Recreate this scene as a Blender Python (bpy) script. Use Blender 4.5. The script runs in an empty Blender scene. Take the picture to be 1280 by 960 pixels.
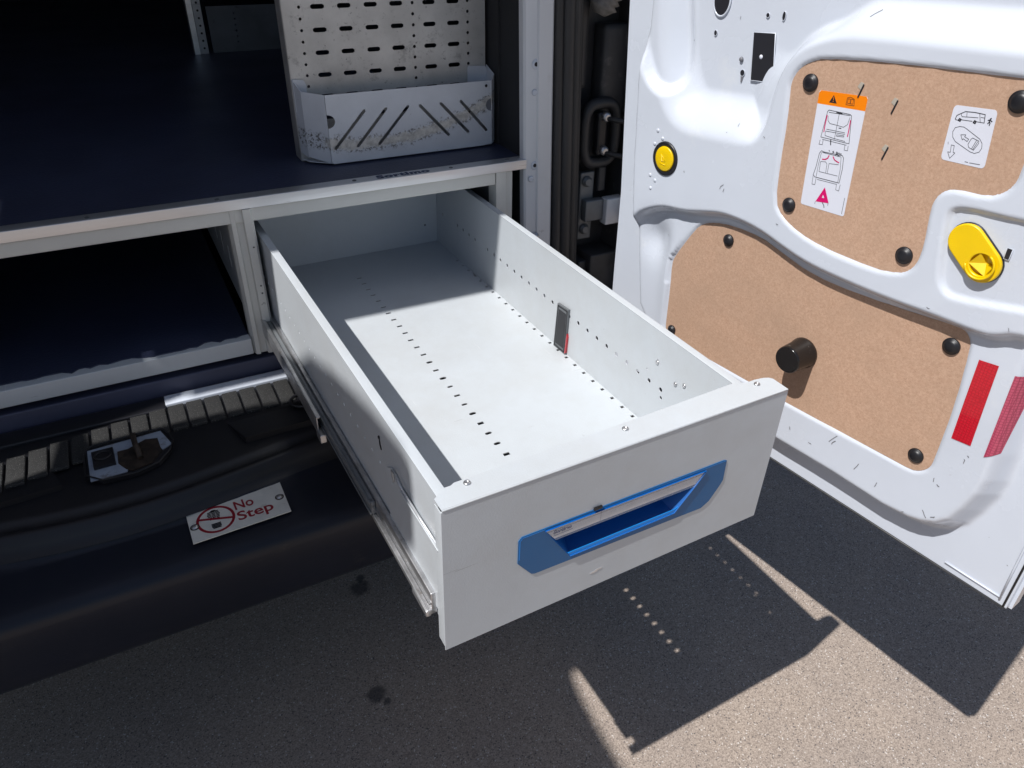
import bpy, bmesh, math, random
import numpy as np
from mathutils import Vector, Matrix, Euler
random.seed(7)
sc = bpy.context.scene
C = sc.collection
R = math.radians

# ------------------------------------------------------------------ camera, sky, sun, exposure
cam = bpy.data.cameras.new('camera'); cam.sensor_width = 36.0; cam.lens = 26.618
cam.shift_x = -0.01301; cam.shift_y = -0.00368; cam.clip_start = 0.02; cam.clip_end = 2000
co = bpy.data.objects.new('camera', cam); C.objects.link(co); sc.camera = co
co.matrix_world = Matrix.Translation((-0.1833, -1.3307, 1.4602)) @ (Matrix.Rotation(R(-28.784), 4, 'Z') @ Matrix.Rotation(R(57.104), 4, 'X') @ Matrix.Rotation(R(1.449), 4, 'Z'))
SUN = Vector((-0.6069, -0.1408, 1.0)).normalized()
w = bpy.data.worlds.new('World'); sc.world = w; w.use_nodes = True
nt = w.node_tree; bg = nt.nodes['Background']; sky = nt.nodes.new('ShaderNodeTexSky')
sky.sky_type = 'NISHITA'; sky.sun_disc = False
sky.sun_elevation = math.asin(SUN.z); sky.sun_rotation = math.atan2(SUN.x, SUN.y)
nt.links.new(sky.outputs[0], bg.inputs[0]); bg.inputs[1].default_value = 0.072
sl = bpy.data.lights.new('sun', 'SUN'); sl.energy = 4.7; sl.angle = R(0.53); sl.color = (1.0, 0.98, 0.955)
so = bpy.data.objects.new('sun', sl); C.objects.link(so); so.location = (-3, -1, 6)
so.rotation_euler = SUN.to_track_quat('Z', 'Y').to_euler()
sc.view_settings.view_transform = 'Standard'; sc.view_settings.look = 'None'
sc.view_settings.exposure = 0.10; sc.view_settings.gamma = 1.0
sc.cycles.max_bounces = 8; sc.cycles.diffuse_bounces = 5

# measured outlines, in metres on the planes they lie in
D = {
    'low_board': [(0.6491, 0.9386), (0.6136, 0.9986), (0.5992, 1.0129), (0.5778, 1.0226), (0.5406, 1.0291), (0.4856, 1.0288), (0.4486, 1.0194), (0.3899, 1.0058), (0.3087, 1.0056), (0.2202, 1.0122), (0.1766, 1.0175), (0.1661, 1.0157), (0.1585, 1.0083), (0.1545, 0.9968), (0.1464, 0.9169), (0.1456, 0.8249), (0.1467, 0.8144), (0.1509, 0.8066), (0.1577, 0.7997), (0.1677, 0.7946), (0.2009, 0.7937), (0.3605, 0.7882), (0.5216, 0.7863), (0.6103, 0.787), (0.6399, 0.7859), (0.6471, 0.7955), (0.6492, 0.8075), (0.6504, 0.8819), (0.6537, 0.9223)],
    'up_board': [(0.4625, 1.0941), (0.4683, 1.1505), (0.4709, 1.208), (0.4747, 1.238), (0.4766, 1.2528), (0.4723, 1.2654), (0.4653, 1.2748), (0.4545, 1.2823), (0.4352, 1.2901), (0.3518, 1.2984), (0.1968, 1.3074), (0.1868, 1.3063), (0.1779, 1.2993), (0.1709, 1.2784), (0.1663, 1.2466), (0.1666, 1.2252), (0.1665, 1.2043), (0.1744, 1.1904), (0.1896, 1.1822), (0.2247, 1.1808), (0.2376, 1.1762), (0.2458, 1.1652), (0.2478, 1.1502), (0.2417, 1.1063), (0.2424, 1.0827), (0.2488, 1.0694), (0.2604, 1.061), (0.2941, 1.0543), (0.3713, 1.056), (0.4143, 1.0636), (0.4466, 1.0768)],
    'low_region': [(0.7375, 0.9722), (0.7169, 0.992), (0.6714, 1.013), (0.6258, 1.0176), (0.5841, 1.0298), (0.5473, 1.039), (0.4859, 1.0366), (0.4369, 1.0241), (0.391, 1.0152), (0.3389, 1.0129), (0.2673, 1.0119), (0.2032, 1.015), (0.1478, 1.0162), (0.1265, 1.0198), (0.1, 1.0359), (0.0039, 1.0366), (-0.1187, 0.7311), (0.6938, -0.1159), (0.7547, 0.7674), (0.7515, 0.9329)],
    'face': [(0.8024, 1.6127), (0.7613, 1.3231), (0.7596, 1.2071), (0.752, 1.0796), (0.7356, 0.9407), (0.7139, 0.8222), (0.6289, 0.7266), (0.3718, 0.7209), (0.2733, 0.7232), (0.1878, 0.7209), (0.1499, 0.7255), (0.1327, 0.7312), (0.1173, 0.7404), (0.1045, 0.7559), (0.0954, 0.7809), (0.0865, 0.8138), (0.0845, 0.8364), (0.0858, 0.8764), (0.0937, 0.9584), (0.1005, 1.0643), (0.1328, 1.2375), (0.253, 1.5696)],
    'upper_hollow': [(0.8018, 1.6123), (0.7562, 1.3238), (0.7457, 1.2575), (0.7259, 1.2015), (0.6937, 1.1589), (0.6562, 1.145), (0.6099, 1.1483), (0.5407, 1.153), (0.5112, 1.1646), (0.4993, 1.1917), (0.4972, 1.2274), (0.4924, 1.2561), (0.4816, 1.2798), (0.4615, 1.2983), (0.4347, 1.3096), (0.4077, 1.3151), (0.3451, 1.3194), (0.1952, 1.3259), (0.1175, 1.3337), (0.2107, 1.5658)],
    'recess': [(0.2207, 1.1588), (0.2036, 1.1641), (0.1343, 1.1677), (0.0536, 1.179), (0.0196, 1.0943), (0.1001, 1.0755), (0.1889, 1.056), (0.2034, 1.063), (0.2114, 1.0779), (0.2199, 1.1215), (0.2245, 1.1498)],
    'plug_low': [(0.5435, 1.0043), (0.6327, 0.8026), (0.1755, 0.99), (0.1685, 0.8196)],
    'plug_up': [(0.4472, 1.2585), (0.44, 1.0966), (0.2611, 1.0853), (0.1921, 1.2845)],
    'knob': [(0.3691, 0.8818), (0.3758, 0.9037)],
    'button': [(0.682, 1.1008), (0.6496, 1.109), (0.6766, 1.0694)],
    'refl': [(0.1388, 0.9896), (0.1155, 0.9924), (0.1099, 0.8746), (0.1345, 0.872)],
    'refl2': [(0.0955, 0.9889), (0.0776, 0.9904), (0.0771, 0.8804), (0.0911, 0.8687)],
    'st1': [(0.432, 1.2524), (0.3633, 1.257), (0.3547, 1.1063), (0.4227, 1.1038)],
    'st2': [(0.2582, 1.2684), (0.2109, 1.272), (0.2041, 1.2098), (0.2546, 1.2082)],
    'burr': [(0.3764, 1.2649), (0.3283, 1.2555), (0.3243, 1.2013)],
    'bowl_deep': [(0.8498, 1.6198), (0.7838, 1.2725), (0.7515, 1.2107), (0.7116, 1.1895), (0.6835, 1.2068), (0.6816, 1.2402), (0.7003, 1.3274), (0.756, 1.6124)],
    'holes': [(0.6456, 1.3291), (0.6416, 1.3106), (0.6495, 1.2892), (0.5619, 1.3228), (0.5354, 1.3249), (0.5602, 1.2696), (0.5946, 1.2611), (0.5891, 1.2434), (0.1495, 1.1273)],
    'rect_hole': [(0.58, 1.2992), (0.5432, 1.3024), (0.5346, 1.2547), (0.54, 1.2388), (0.5718, 1.2365)],
    'handle': [(0.0949, -0.7759, 0.139), (0.098, -0.7759, 0.1414), (0.1304, -0.7759, 0.1386), (0.4081, -0.7759, 0.1386), (0.4112, -0.7759, 0.132), (0.4139, -0.7759, 0.1028), (0.3953, -0.7759, 0.0712), (0.384, -0.7759, 0.0642), (0.1195, -0.7759, 0.0732), (0.1149, -0.7759, 0.0756), (0.0951, -0.7759, 0.1034)],
    'h_open': [(0.1298, -0.7759, 0.1383), (0.3768, -0.7759, 0.1342), (0.3614, -0.7759, 0.1152), (0.3327, -0.7759, 0.0791), (0.1687, -0.7759, 0.0786)],
    'art1': [('k', 0, [(0.4099, 1.2504), (0.4034, 1.2411), (0.4144, 1.2405)]), ('o', 0, [(0.4098, 1.2481), (0.4092, 1.2482), (0.4086, 1.2442), (0.4093, 1.2441)]), ('o', 0, [(0.4095, 1.2431), (0.4084, 1.2432), (0.4083, 1.2423), (0.4093, 1.2421)]), ('k', 0.0007, [(0.3901, 1.2424), (0.3903, 1.2505), (0.387, 1.2522), (0.3837, 1.2517), (0.3801, 1.2504), (0.3789, 1.2432), (0.3901, 1.2424)]), ('k', 0.0007, [(0.3886, 1.2445), (0.389, 1.2498), (0.3859, 1.25), (0.3851, 1.2447), (0.3886, 1.2445)]), ('k', 0.0007, [(0.3843, 1.2446), (0.3848, 1.2502), (0.3816, 1.2501), (0.3809, 1.2449), (0.3843, 1.2446)]), ('k', 0.0008, [(0.4135, 1.2293), (0.4119, 1.2315), (0.3813, 1.2323), (0.3787, 1.231), (0.3729, 1.1978)]), ('k', 0.0007, [(0.4135, 1.2293), (0.4148, 1.1967), (0.3729, 1.1978)]), ('k', 0.0007, [(0.4111, 1.2289), (0.3809, 1.231)]), ('k', 0.0012, [(0.4005, 1.2309), (0.3923, 1.2311)]), ('k', 0.0006, [(0.3963, 1.2296), (0.3947, 1.1984)]), ('k', 0.0006, [(0.4112, 1.2242), (0.41, 1.2188), (0.4063, 1.2158), (0.3952, 1.2159)]), ('k', 0.0006, [(0.3952, 1.2159), (0.3862, 1.2155), (0.3814, 1.2198), (0.3803, 1.2288)]), ('k', 0.0006, [(0.4093, 1.208), (0.3822, 1.2094)]), ('k', 0.0006, [(0.4103, 1.2054), (0.3817, 1.2076)]), ('k', 0.0006, [(0.41, 1.2045), (0.4093, 1.1999), (0.3955, 1.1992), (0.3793, 1.1992)]), ('k', 0.0006, [(0.3931, 1.2045), (0.3823, 1.2056), (0.3824, 1.2041), (0.3926, 1.2027), (0.3931, 1.2045)]), ('k', 0.0012, [(0.3922, 1.2132), (0.3889, 1.2135)]), ('k', 0.0006, [(0.4149, 1.1928), (0.4151, 1.1873), (0.41, 1.1878), (0.4105, 1.1938)]), ('k', 0.0006, [(0.378, 1.1947), (0.3774, 1.1887), (0.3725, 1.1889), (0.3732, 1.1949)]), ('k', 0.0006, [(0.4118, 1.1944), (0.376, 1.1952)]), ('k', 0.0016, [(0.3995, 1.1963), (0.3981, 1.1904)]), ('m', 0.0016, [(0.4128, 1.2248), (0.4128, 1.2125), (0.4122, 1.204)]), ('m', 0.0016, [(0.3787, 1.2255), (0.3778, 1.2146), (0.3774, 1.2058)])],
    'art1b': [('k', 0.0008, [(0.4092, 1.1802), (0.4052, 1.1795), (0.3779, 1.1814), (0.3754, 1.1788), (0.3733, 1.1653), (0.373, 1.1466), (0.3755, 1.1465)]), ('k', 0.0008, [(0.4092, 1.1802), (0.4114, 1.1763), (0.4118, 1.1584), (0.4132, 1.1468), (0.4101, 1.1448), (0.4074, 1.1449)]), ('k', 0.0007, [(0.4074, 1.1784), (0.3798, 1.1793)]), ('k', 0.0006, [(0.4087, 1.1781), (0.409, 1.1603), (0.4083, 1.1458)]), ('k', 0.0006, [(0.3791, 1.179), (0.3762, 1.1645), (0.3751, 1.1471)]), ('k', 0.0006, [(0.4068, 1.1664), (0.3994, 1.1678), (0.3968, 1.1657), (0.3956, 1.1543)]), ('k', 0.0006, [(0.4068, 1.1664), (0.4058, 1.1533), (0.3778, 1.1547)]), ('k', 0.0006, [(0.394, 1.167), (0.38, 1.169)]), ('k', 0.0006, [(0.394, 1.167), (0.3932, 1.155)]), ('k', 0.0009, [(0.4074, 1.1449), (0.3755, 1.1465)]), ('k', 0.0006, [(0.4055, 1.1426), (0.3761, 1.1441)]), ('k', 0.0006, [(0.413, 1.1457), (0.412, 1.1345), (0.4074, 1.135), (0.4078, 1.1437)]), ('k', 0.0006, [(0.3762, 1.1446), (0.3754, 1.137), (0.3708, 1.1366), (0.3707, 1.145)]), ('m', 0.0018, [(0.3967, 1.1767), (0.3976, 1.1732), (0.4008, 1.1707), (0.4051, 1.1699)]), ('m', 0.0018, [(0.3904, 1.1767), (0.3876, 1.1736), (0.3841, 1.1723), (0.3804, 1.1716)]), ('m', 0, [(0.3917, 1.1355), (0.3807, 1.1169), (0.4006, 1.1137)]), ('w', 0, [(0.3915, 1.1252), (0.3889, 1.1216), (0.3925, 1.1212)]), ('k', 0.0006, [(0.4009, 1.1134), (0.4009, 1.1101)]), ('k', 0.0006, [(0.3815, 1.1166), (0.381, 1.1133)]), ('k', 0.0012, [(0.39, 1.1149), (0.3868, 1.1118), (0.3858, 1.1092)]), ('k', 0.0007, [(0.3598, 1.1302), (0.3585, 1.109)]), ('k', 0.001, [(0.3986, 1.1833), (0.3972, 1.1822)])],
    'art2': [('k', 0.0006, [(0.245, 1.2475), (0.2401, 1.248), (0.236, 1.2465), (0.2192, 1.2394), (0.2154, 1.2356), (0.214, 1.2307), (0.2154, 1.226), (0.2199, 1.2235), (0.2251, 1.224), (0.2444, 1.2309), (0.2487, 1.2348), (0.2506, 1.2406), (0.2493, 1.2453), (0.245, 1.2475)]), ('k', 0.0009, [(0.2523, 1.2542), (0.2518, 1.2582), (0.2478, 1.2612), (0.2438, 1.264), (0.2335, 1.2652), (0.2222, 1.2652), (0.2205, 1.2567)]), ('k', 0.0007, [(0.2523, 1.2542), (0.2512, 1.2536), (0.2489, 1.2536)]), ('k', 0.0007, [(0.2452, 1.2548), (0.2333, 1.2557)]), ('k', 0.0007, [(0.2287, 1.2562), (0.2204, 1.2566)]), ('k', 0.0016, [(0.2477, 1.2556), (0.2459, 1.2549), (0.2464, 1.253), (0.2485, 1.2537), (0.2477, 1.2556)]), ('k', 0.0016, [(0.2311, 1.2568), (0.2293, 1.2561), (0.2297, 1.2541), (0.2318, 1.2547), (0.2311, 1.2568)]), ('k', 0.0006, [(0.2477, 1.2608), (0.2459, 1.2581), (0.2407, 1.2588), (0.2418, 1.2633)]), ('k', 0.0006, [(0.2403, 1.2589), (0.2284, 1.2605)]), ('k', 0.0006, [(0.2281, 1.2648), (0.2248, 1.2566)]), ('k', 0.0006, [(0.2257, 1.2615), (0.2218, 1.2617)]), ('k', 0.0014, [(0.2154, 1.262), (0.2154, 1.2587), (0.2166, 1.2567)]), ('k', 0.0014, [(0.2173, 1.26), (0.2154, 1.2608), (0.2129, 1.2596)]), ('k', 0.0012, [(0.2151, 1.2587), (0.2143, 1.2576), (0.2144, 1.2551)]), ('k', 0.0018, [(0.215, 1.2626), (0.2147, 1.2622)]), ('k', 0.0006, [(0.2408, 1.2393), (0.2353, 1.2405), (0.236, 1.2382), (0.2308, 1.2367), (0.2316, 1.2339), (0.2368, 1.2358), (0.2374, 1.2343), (0.2408, 1.2393)]), ('k', 0.0006, [(0.2271, 1.2389), (0.2194, 1.2372), (0.2189, 1.2347), (0.2219, 1.2266), (0.2279, 1.2282), (0.2298, 1.2313), (0.2283, 1.2373), (0.2271, 1.2389)]), ('k', 0.0006, [(0.2221, 1.2375), (0.2244, 1.2273)]), ('k', 0.0006, [(0.2204, 1.2365), (0.2229, 1.2268)]), ('k', 0.0006, [(0.2475, 1.2263), (0.244, 1.2265), (0.2429, 1.219), (0.2407, 1.2188), (0.2446, 1.2117), (0.249, 1.2181), (0.2459, 1.2184), (0.2475, 1.2263)]), ('g', 0.0009, [(0.2268, 1.2124), (0.2233, 1.2124)]), ('g', 0.0009, [(0.2215, 1.2124), (0.2101, 1.2133)]), ('k', 0.0005, [(0.252, 1.2287), (0.2512, 1.2262)])],
    'sg': [(-0.225, -0.275), (-0.0729, -0.2685), (-0.0725, -0.3492), (-0.2234, -0.3561), (-0.184, -0.3127), (-0.1783, -0.2773), (-0.21, -0.3056), (-0.1571, -0.3202), (-0.2036, -0.2956), (-0.1657, -0.3279), (-0.1813, -0.2871), (-0.1844, -0.3374), (-0.2157, -0.3158), (-0.0815, -0.3093), (-0.148, -0.3026), (-0.1135, -0.3022), (-0.1489, -0.3315), (-0.0901, -0.3341), (-0.1446, -0.2802)],
}

# ------------------------------------------------------------------ materials
def mat(name, col, rough=.5, metal=0., vary=.0, vscale=6., bump=0., bscale=200., spec=.5, coat=0., dirt=None, stretch=(1,1,1), rvar=0.):
    m = bpy.data.materials.new(name); m.use_nodes = True
    t = m.node_tree; N = t.nodes; L = t.links; b = N['Principled BSDF']
    b.inputs['Base Color'].default_value = (*col, 1); b.inputs['Roughness'].default_value = rough
    b.inputs['Metallic'].default_value = metal; b.inputs['Specular IOR Level'].default_value = spec
    b.inputs['Coat Weight'].default_value = coat; b.inputs['Coat Roughness'].default_value = .06
    tc = N.new('ShaderNodeTexCoord'); mp = N.new('ShaderNodeMapping'); mp.inputs['Scale'].default_value = stretch
    L.new(tc.outputs['Object'], mp.inputs[0])
    def noise(sc_, det=4., ro=.55, src=None):
        n = N.new('ShaderNodeTexNoise'); n.inputs['Scale'].default_value = sc_; n.inputs['Detail'].default_value = det; n.inputs['Roughness'].default_value = ro
        L.new((src or mp).outputs[0], n.inputs['Vector']); return n
    def ramp(src, a, b_, c0=(0,0,0,1), c1=(1,1,1,1)):
        r = N.new('ShaderNodeValToRGB'); e = r.color_ramp.elements
        e[0].position = a; e[1].position = b_; e[0].color = c0; e[1].color = c1
        L.new(src, r.inputs[0]); return r
    def mix(f, a, b_):
        x = N.new('ShaderNodeMix'); x.data_type = 'RGBA'
        if isinstance(f, float): x.inputs[0].default_value = f
        else: L.new(f, x.inputs[0])
        for i, v in ((6, a), (7, b_)):
            if isinstance(v, tuple): x.inputs[i].default_value = (*v[:3], 1)
            else: L.new(v, x.inputs[i])
        return x.outputs[2]
    cur = tuple(col)
    if vary:
        n = noise(vscale); r = ramp(n.outputs[0], .3, .7)
        cur = mix(r.outputs[0], tuple(c*(1-vary) for c in col), tuple(min(1, c*(1+vary)) for c in col))
    for d in (dirt or []):       # (scale, lo, hi, colour)
        n = noise(d[0], 6., .7); r = ramp(n.outputs[0], d[1], d[2]); cur = mix(r.outputs[0], cur, d[3])
    if not isinstance(cur, tuple): L.new(cur, b.inputs['Base Color'])
    if rvar:
        n = noise(vscale*2.3); mr = N.new('ShaderNodeMapRange'); mr.inputs[3].default_value = max(.02, rough-rvar); mr.inputs[4].default_value = rough+rvar
        L.new(n.outputs[0], mr.inputs[0]); L.new(mr.outputs[0], b.inputs['Roughness'])
    if bump:
        n = noise(bscale, 3., .6); bp = N.new('ShaderNodeBump'); bp.inputs['Strength'].default_value = bump; bp.inputs['Distance'].default_value = .001
        L.new(n.outputs[0], bp.inputs['Height']); L.new(bp.outputs[0], b.inputs['Normal'])
    m['_'] = 1
    return m, dict(t=t, N=N, L=L, b=b, mp=mp, noise=noise, ramp=ramp, mix=mix, cur=cur)
def M_(*a, **k): return mat(*a, **k)[0]

body_white = M_('body_white_paint', (.66,.68,.71), .3, coat=.4, vary=.03, bump=.08, bscale=90, dirt=[(38,.68,.76,(.4,.4,.41)), (9,.58,.8,(.55,.56,.57))])
white, _w = mat('white_paint', (.585,.625,.70), .26, coat=.5, vary=.03, vscale=5, bump=.10, bscale=90, rvar=.06,
                dirt=[(38, .70, .76, (.42,.42,.44)), (7, .62, .85, (.70,.72,.74))])
grey, k_ = mat('grey_powder_coat', (.525,.558,.588), .40, vary=.03, vscale=9, bump=.25, bscale=420, rvar=.08, dirt=[(34,.69,.78,(.40,.41,.42)), (4.5,.50,.80,(.47,.495,.52)), (260,.74,.78,(.25,.25,.25))])
def scratches(T, base, col, amt, sx_=(3.,70.,70.), seed=0., thr=(.735,.75)):
    mp = T['N'].new('ShaderNodeMapping'); mp.inputs['Scale'].default_value = sx_; mp.inputs['Rotation'].default_value = (.2,.5,.35+seed); T['L'].new(T['mp'].outputs[0], mp.inputs[0])
    n = T['noise'](2.2, 3., .6, mp); r = T['ramp'](n.outputs[0], thr[0], thr[1], (0,0,0,1), (amt,amt,amt,1)); return T['mix'](r.outputs[0], base, col)
_c = scratches(k_, k_['cur'], (.30,.31,.32), .7); _c = scratches(k_, _c, (.70,.71,.72), .6, (70.,3.,70.), .9)
n_ = k_['noise'](1.6, 7., .75); r_ = k_['ramp'](n_.outputs[0], .50, .72, (0,0,0,1), (.5,.5,.5,1)); _c = k_['mix'](r_.outputs[0], _c, (.43,.43,.42))
k_['L'].new(_c, k_['b'].inputs['Base Color'])
beige = M_('pale_grey_rail_paint', (.60,.60,.57), .4, vary=.04, vscale=12, bump=.2, bscale=300, dirt=[(45,.70,.76,(.2,.19,.18))])
alu = M_('brushed_aluminium', (.70,.71,.73), .34, .75, vary=.12, vscale=30, bump=.3, bscale=160, stretch=(.06,1,1), dirt=[(60,.62,.72,(.30,.29,.27))])
steel = M_('zinc_steel', (.55,.55,.56), .38, .9, vary=.2, vscale=40, bump=.3, bscale=200, dirt=[(50,.6,.75,(.25,.21,.17))])
vinyl, v_ = mat('black_floor_covering', (.034,.042,.080), .44, vary=.25, vscale=3, rvar=.10, spec=.6)
# small raised pips of the floor covering
vo = v_['N'].new('ShaderNodeTexVoronoi'); vo.inputs['Scale'].default_value = 190; v_['L'].new(v_['mp'].outputs[0], vo.inputs['Vector'])
bp = v_['N'].new('ShaderNodeBump'); bp.inputs['Strength'].default_value = .35; bp.inputs['Distance'].default_value = .001
v_['L'].new(vo.outputs['Distance'], bp.inputs['Height']); v_['L'].new(bp.outputs[0], v_['b'].inputs['Normal'])
black = M_('black_plastic', (.010,.010,.013), .42, vary=.2, bump=.1, bscale=300)
gloss_black = M_('glossy_black_plastic', (.010,.009,.009), .16, bump=.03, bscale=60, dirt=[(60,.66,.72,(.12,.11,.10))])
rubber = M_('black_rubber', (.034,.034,.036), .5, vary=.3, vscale=20, bump=.3, bscale=120, stretch=(1,1,.1), dirt=[(20,.60,.8,(.06,.058,.055))])
tread, t_ = mat('grained_black_tread', (.045,.044,.044), .62, vary=.2, vscale=8)
n1 = t_['noise'](620, 3, .7); r1 = t_['ramp'](n1.outputs[0], .60, .70)
t_['L'].new(t_['mix'](r1.outputs[0], (.018,.018,.018), (.30,.29,.28)), t_['b'].inputs['Base Color'])
bp = t_['N'].new('ShaderNodeBump'); bp.inputs['Strength'].default_value = .8; bp.inputs['Distance'].default_value = .001
t_['L'].new(n1.outputs[0], bp.inputs['Height']); t_['L'].new(bp.outputs[0], t_['b'].inputs['Normal'])
bumper_m = M_('dark_bumper_plastic', (.009,.0115,.021), .42, vary=.2, vscale=4, bump=.2, bscale=260, rvar=.1, spec=.35, dirt=[(22,.64,.85,(.05,.048,.045))])
sill_shade_m = M_('sill_shade_navy', (.06,.065,.11), .45, vary=.2)  # shade under the rail, put into the sill's colour
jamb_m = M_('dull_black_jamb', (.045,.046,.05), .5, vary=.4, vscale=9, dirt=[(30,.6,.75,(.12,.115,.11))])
dark = M_('dark_interior_trim', (.02,.021,.024), .7, vary=.3)
dimgrey = M_('grey_interior_metal', (.16,.17,.18), .45, .2, vary=.2, vscale=12, dirt=[(25,.62,.75,(.05,.05,.05))])
yellow = M_('yellow_plastic', (.80,.53,.0), .36, vary=.06, vscale=20, bump=.08, bscale=90)
blue = M_('blue_plastic', (.005,.105,.285), .42, bump=.25, bscale=900, vary=.05)
blue_lit = M_('lit_edge_blue', (.0,.24,.74), .3)  # sunlight on the handle edges, painted as a brighter blue
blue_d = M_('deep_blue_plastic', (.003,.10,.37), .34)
red = M_('red_reflector', (.50,.004,.018), .18, coat=.8, bump=.5, bscale=700)
red2 = M_('faded_red_reflector', (.42,.05,.10), .22, coat=.7)
stw = M_('white_sticker', (.66,.68,.76), .35); org = M_('orange_print', (.85,.22,.0), .4)
ink = M_('black_print', (.015,.015,.02), .5); mag = M_('magenta_print', (.60,.0,.13), .45); gink = M_('grey_print', (.16,.16,.18), .5)
navy = M_('navy_print', (.012,.03,.10), .5); navy2 = M_('violet_blue_print', (.015,.012,.13), .5)
signw, s_ = mat('off_white_sign_plate', (.74,.72,.66), .4, vary=.08, vscale=30, dirt=[(40,.60,.78,(.36,.31,.26))])
signr = M_('dark_red_print', (.30,.006,.02), .45)
paper = M_('label_paper', (.52,.50,.52), .35, vary=.05, vscale=50)
clear = bpy.data.materials.new('clear_plastic'); clear.use_nodes = True
_b = clear.node_tree.nodes['Principled BSDF']; _b.inputs['Roughness'].default_value = .08; _b.inputs['Alpha'].default_value = .12; _b.inputs['Base Color'].default_value = (.8,.85,.9,1)
rust = M_('grimy_brown_metal', (.035,.024,.018), .6, .3, vary=.5, vscale=60, dirt=[(70,.5,.7,(.012,.010,.009))])
lockw = M_('latch_pocket_paint', (.27,.31,.38), .35, vary=.12, vscale=50, dirt=[(60,.55,.7,(.16,.15,.15))])
scuff_m = M_('dark_scuff', (.17,.17,.18), .7)
floor_m = M_('worn_panel_edge', (.40,.36,.30), .7)

for m_, ca, cb_ in ((red, (.40,.002,.012,1), (.56,.006,.022,1)), (red2, (.28,.03,.07,1), (.48,.07,.13,1))):
    N_ = m_.node_tree.nodes; L_ = m_.node_tree.links; tc = N_.new('ShaderNodeTexCoord'); v1 = N_.new('ShaderNodeTexVoronoi'); v1.feature = 'DISTANCE_TO_EDGE'; v1.inputs['Scale'].default_value = 260; v1.inputs['Randomness'].default_value = .15
    rp = N_.new('ShaderNodeValToRGB'); rp.color_ramp.elements[0].position = .04; rp.color_ramp.elements[1].position = .16; rp.color_ramp.elements[0].color = ca; rp.color_ramp.elements[1].color = cb_
    L_.new(tc.outputs['Object'], v1.inputs['Vector']); L_.new(v1.outputs[0], rp.inputs[0]); L_.new(rp.outputs[0], N_['Principled BSDF'].inputs['Base Color'])
# MDF board: fibres, faint stains
mdf, d_ = mat('hardboard', (.50,.305,.205), .55, spec=.35)
nA = d_['noise'](330, 6, .75); rA = d_['ramp'](nA.outputs[0], .32, .68)
nB = d_['noise'](16, 5, .7); rB = d_['ramp'](nB.outputs[0], .35, .72)
c1 = d_['mix'](rA.outputs[0], (.41,.25,.165), (.585,.395,.285)); 
c2 = d_['mix'](rB.outputs[0], c1, (.40,.27,.19))
mx = d_['N'].new('ShaderNodeMix'); mx.data_type = 'RGBA'; mx.inputs[0].default_value = .50
d_['L'].new(c1, mx.inputs[6]); d_['L'].new(c2, mx.inputs[7])
nC = d_['noise'](1100, 2, .5); rC = d_['ramp'](nC.outputs[0], .66, .72)
d_['L'].new(d_['mix'](rC.outputs[0], mx.outputs[2], (.22,.11,.06)), d_['b'].inputs['Base Color'])
bp = d_['N'].new('ShaderNodeBump'); bp.inputs['Strength'].default_value = .35; bp.inputs['Distance'].default_value = .0006
d_['L'].new(nA.outputs[0], bp.inputs['Height']); d_['L'].new(bp.outputs[0], d_['b'].inputs['Normal'])

# perforated sheet: grimy galvanised grey with smears
perf, p_ = mat('grimy_galvanised_sheet', (.50,.495,.48), .40, .3, vary=.15, vscale=14, bump=.2, bscale=120)
nA = p_['noise'](26, 8, .8); rA = p_['ramp'](nA.outputs[0], .56, .70)
nB = p_['noise'](90, 6, .8); rB = p_['ramp'](nB.outputs[0], .60, .70)
c1 = p_['mix'](rA.outputs[0], p_['cur'], (.27,.265,.26)); c2 = p_['mix'](rB.outputs[0], c1, (.10,.10,.10))
p_['L'].new(c2, p_['b'].inputs['Base Color'])

# bin: pale blue-white paint, worn through in a sagging band
tray, y_ = mat('chipped_pale_bin_paint', (.56,.585,.63), .4, vary=.05, vscale=20, bump=.15, bscale=160, dirt=[(110,.66,.72,(.22,.21,.22))])
sx = y_['N'].new('ShaderNodeSeparateXYZ'); y_['L'].new(y_['mp'].outputs[0], sx.inputs[0])
def mth(T, op, a, b_=None, c=None):
    n = T['N'].new('ShaderNodeMath'); n.operation = op
    for i, v in enumerate((a, b_, c)):
        if v is None: continue
        if isinstance(v, (int, float)): n.inputs[i].default_value = v
        else: T['L'].new(v, n.inputs[i])
    return n.outputs[0]
dx = mth(y_, 'SUBTRACT', sx.outputs[0], .27); band = mth(y_, 'MULTIPLY_ADD', mth(y_, 'MULTIPLY', dx, dx), .95, 1.041)
dz = mth(y_, 'SUBTRACT', sx.outputs[2], band)
nz = y_['noise'](42, 5, .7); off = mth(y_, 'MULTIPLY_ADD', nz.outputs[0], .034, -.017)
ab = mth(y_, 'ABSOLUTE', mth(y_, 'ADD', dz, off)); wear = y_['ramp'](ab, .007, .0095, (1,1,1,1), (0,0,0,1))
edge = y_['ramp'](ab, .011, .017, (1,1,1,1), (0,0,0,1)); ng = y_['noise'](190, 4, .7); gr = y_['ramp'](ng.outputs[0], .50, .56)
e2 = mth(y_, 'MULTIPLY', edge.outputs[0], gr.outputs[0])
xm = y_['ramp'](sx.outputs[0], .165, .18); xm2 = mth(y_, 'MULTIPLY', wear.outputs[0], xm.outputs[0])
c1 = y_['mix'](e2, y_['cur'], (.09,.085,.08)); nw = y_['noise'](70, 6, .75); rw = y_['ramp'](nw.outputs[0], .42, .62, (.62,.60,.56,1), (.40,.385,.36,1)); c2 = y_['mix'](xm2, c1, rw.outputs[0])
y_['L'].new(c2, y_['b'].inputs['Base Color'])

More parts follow.
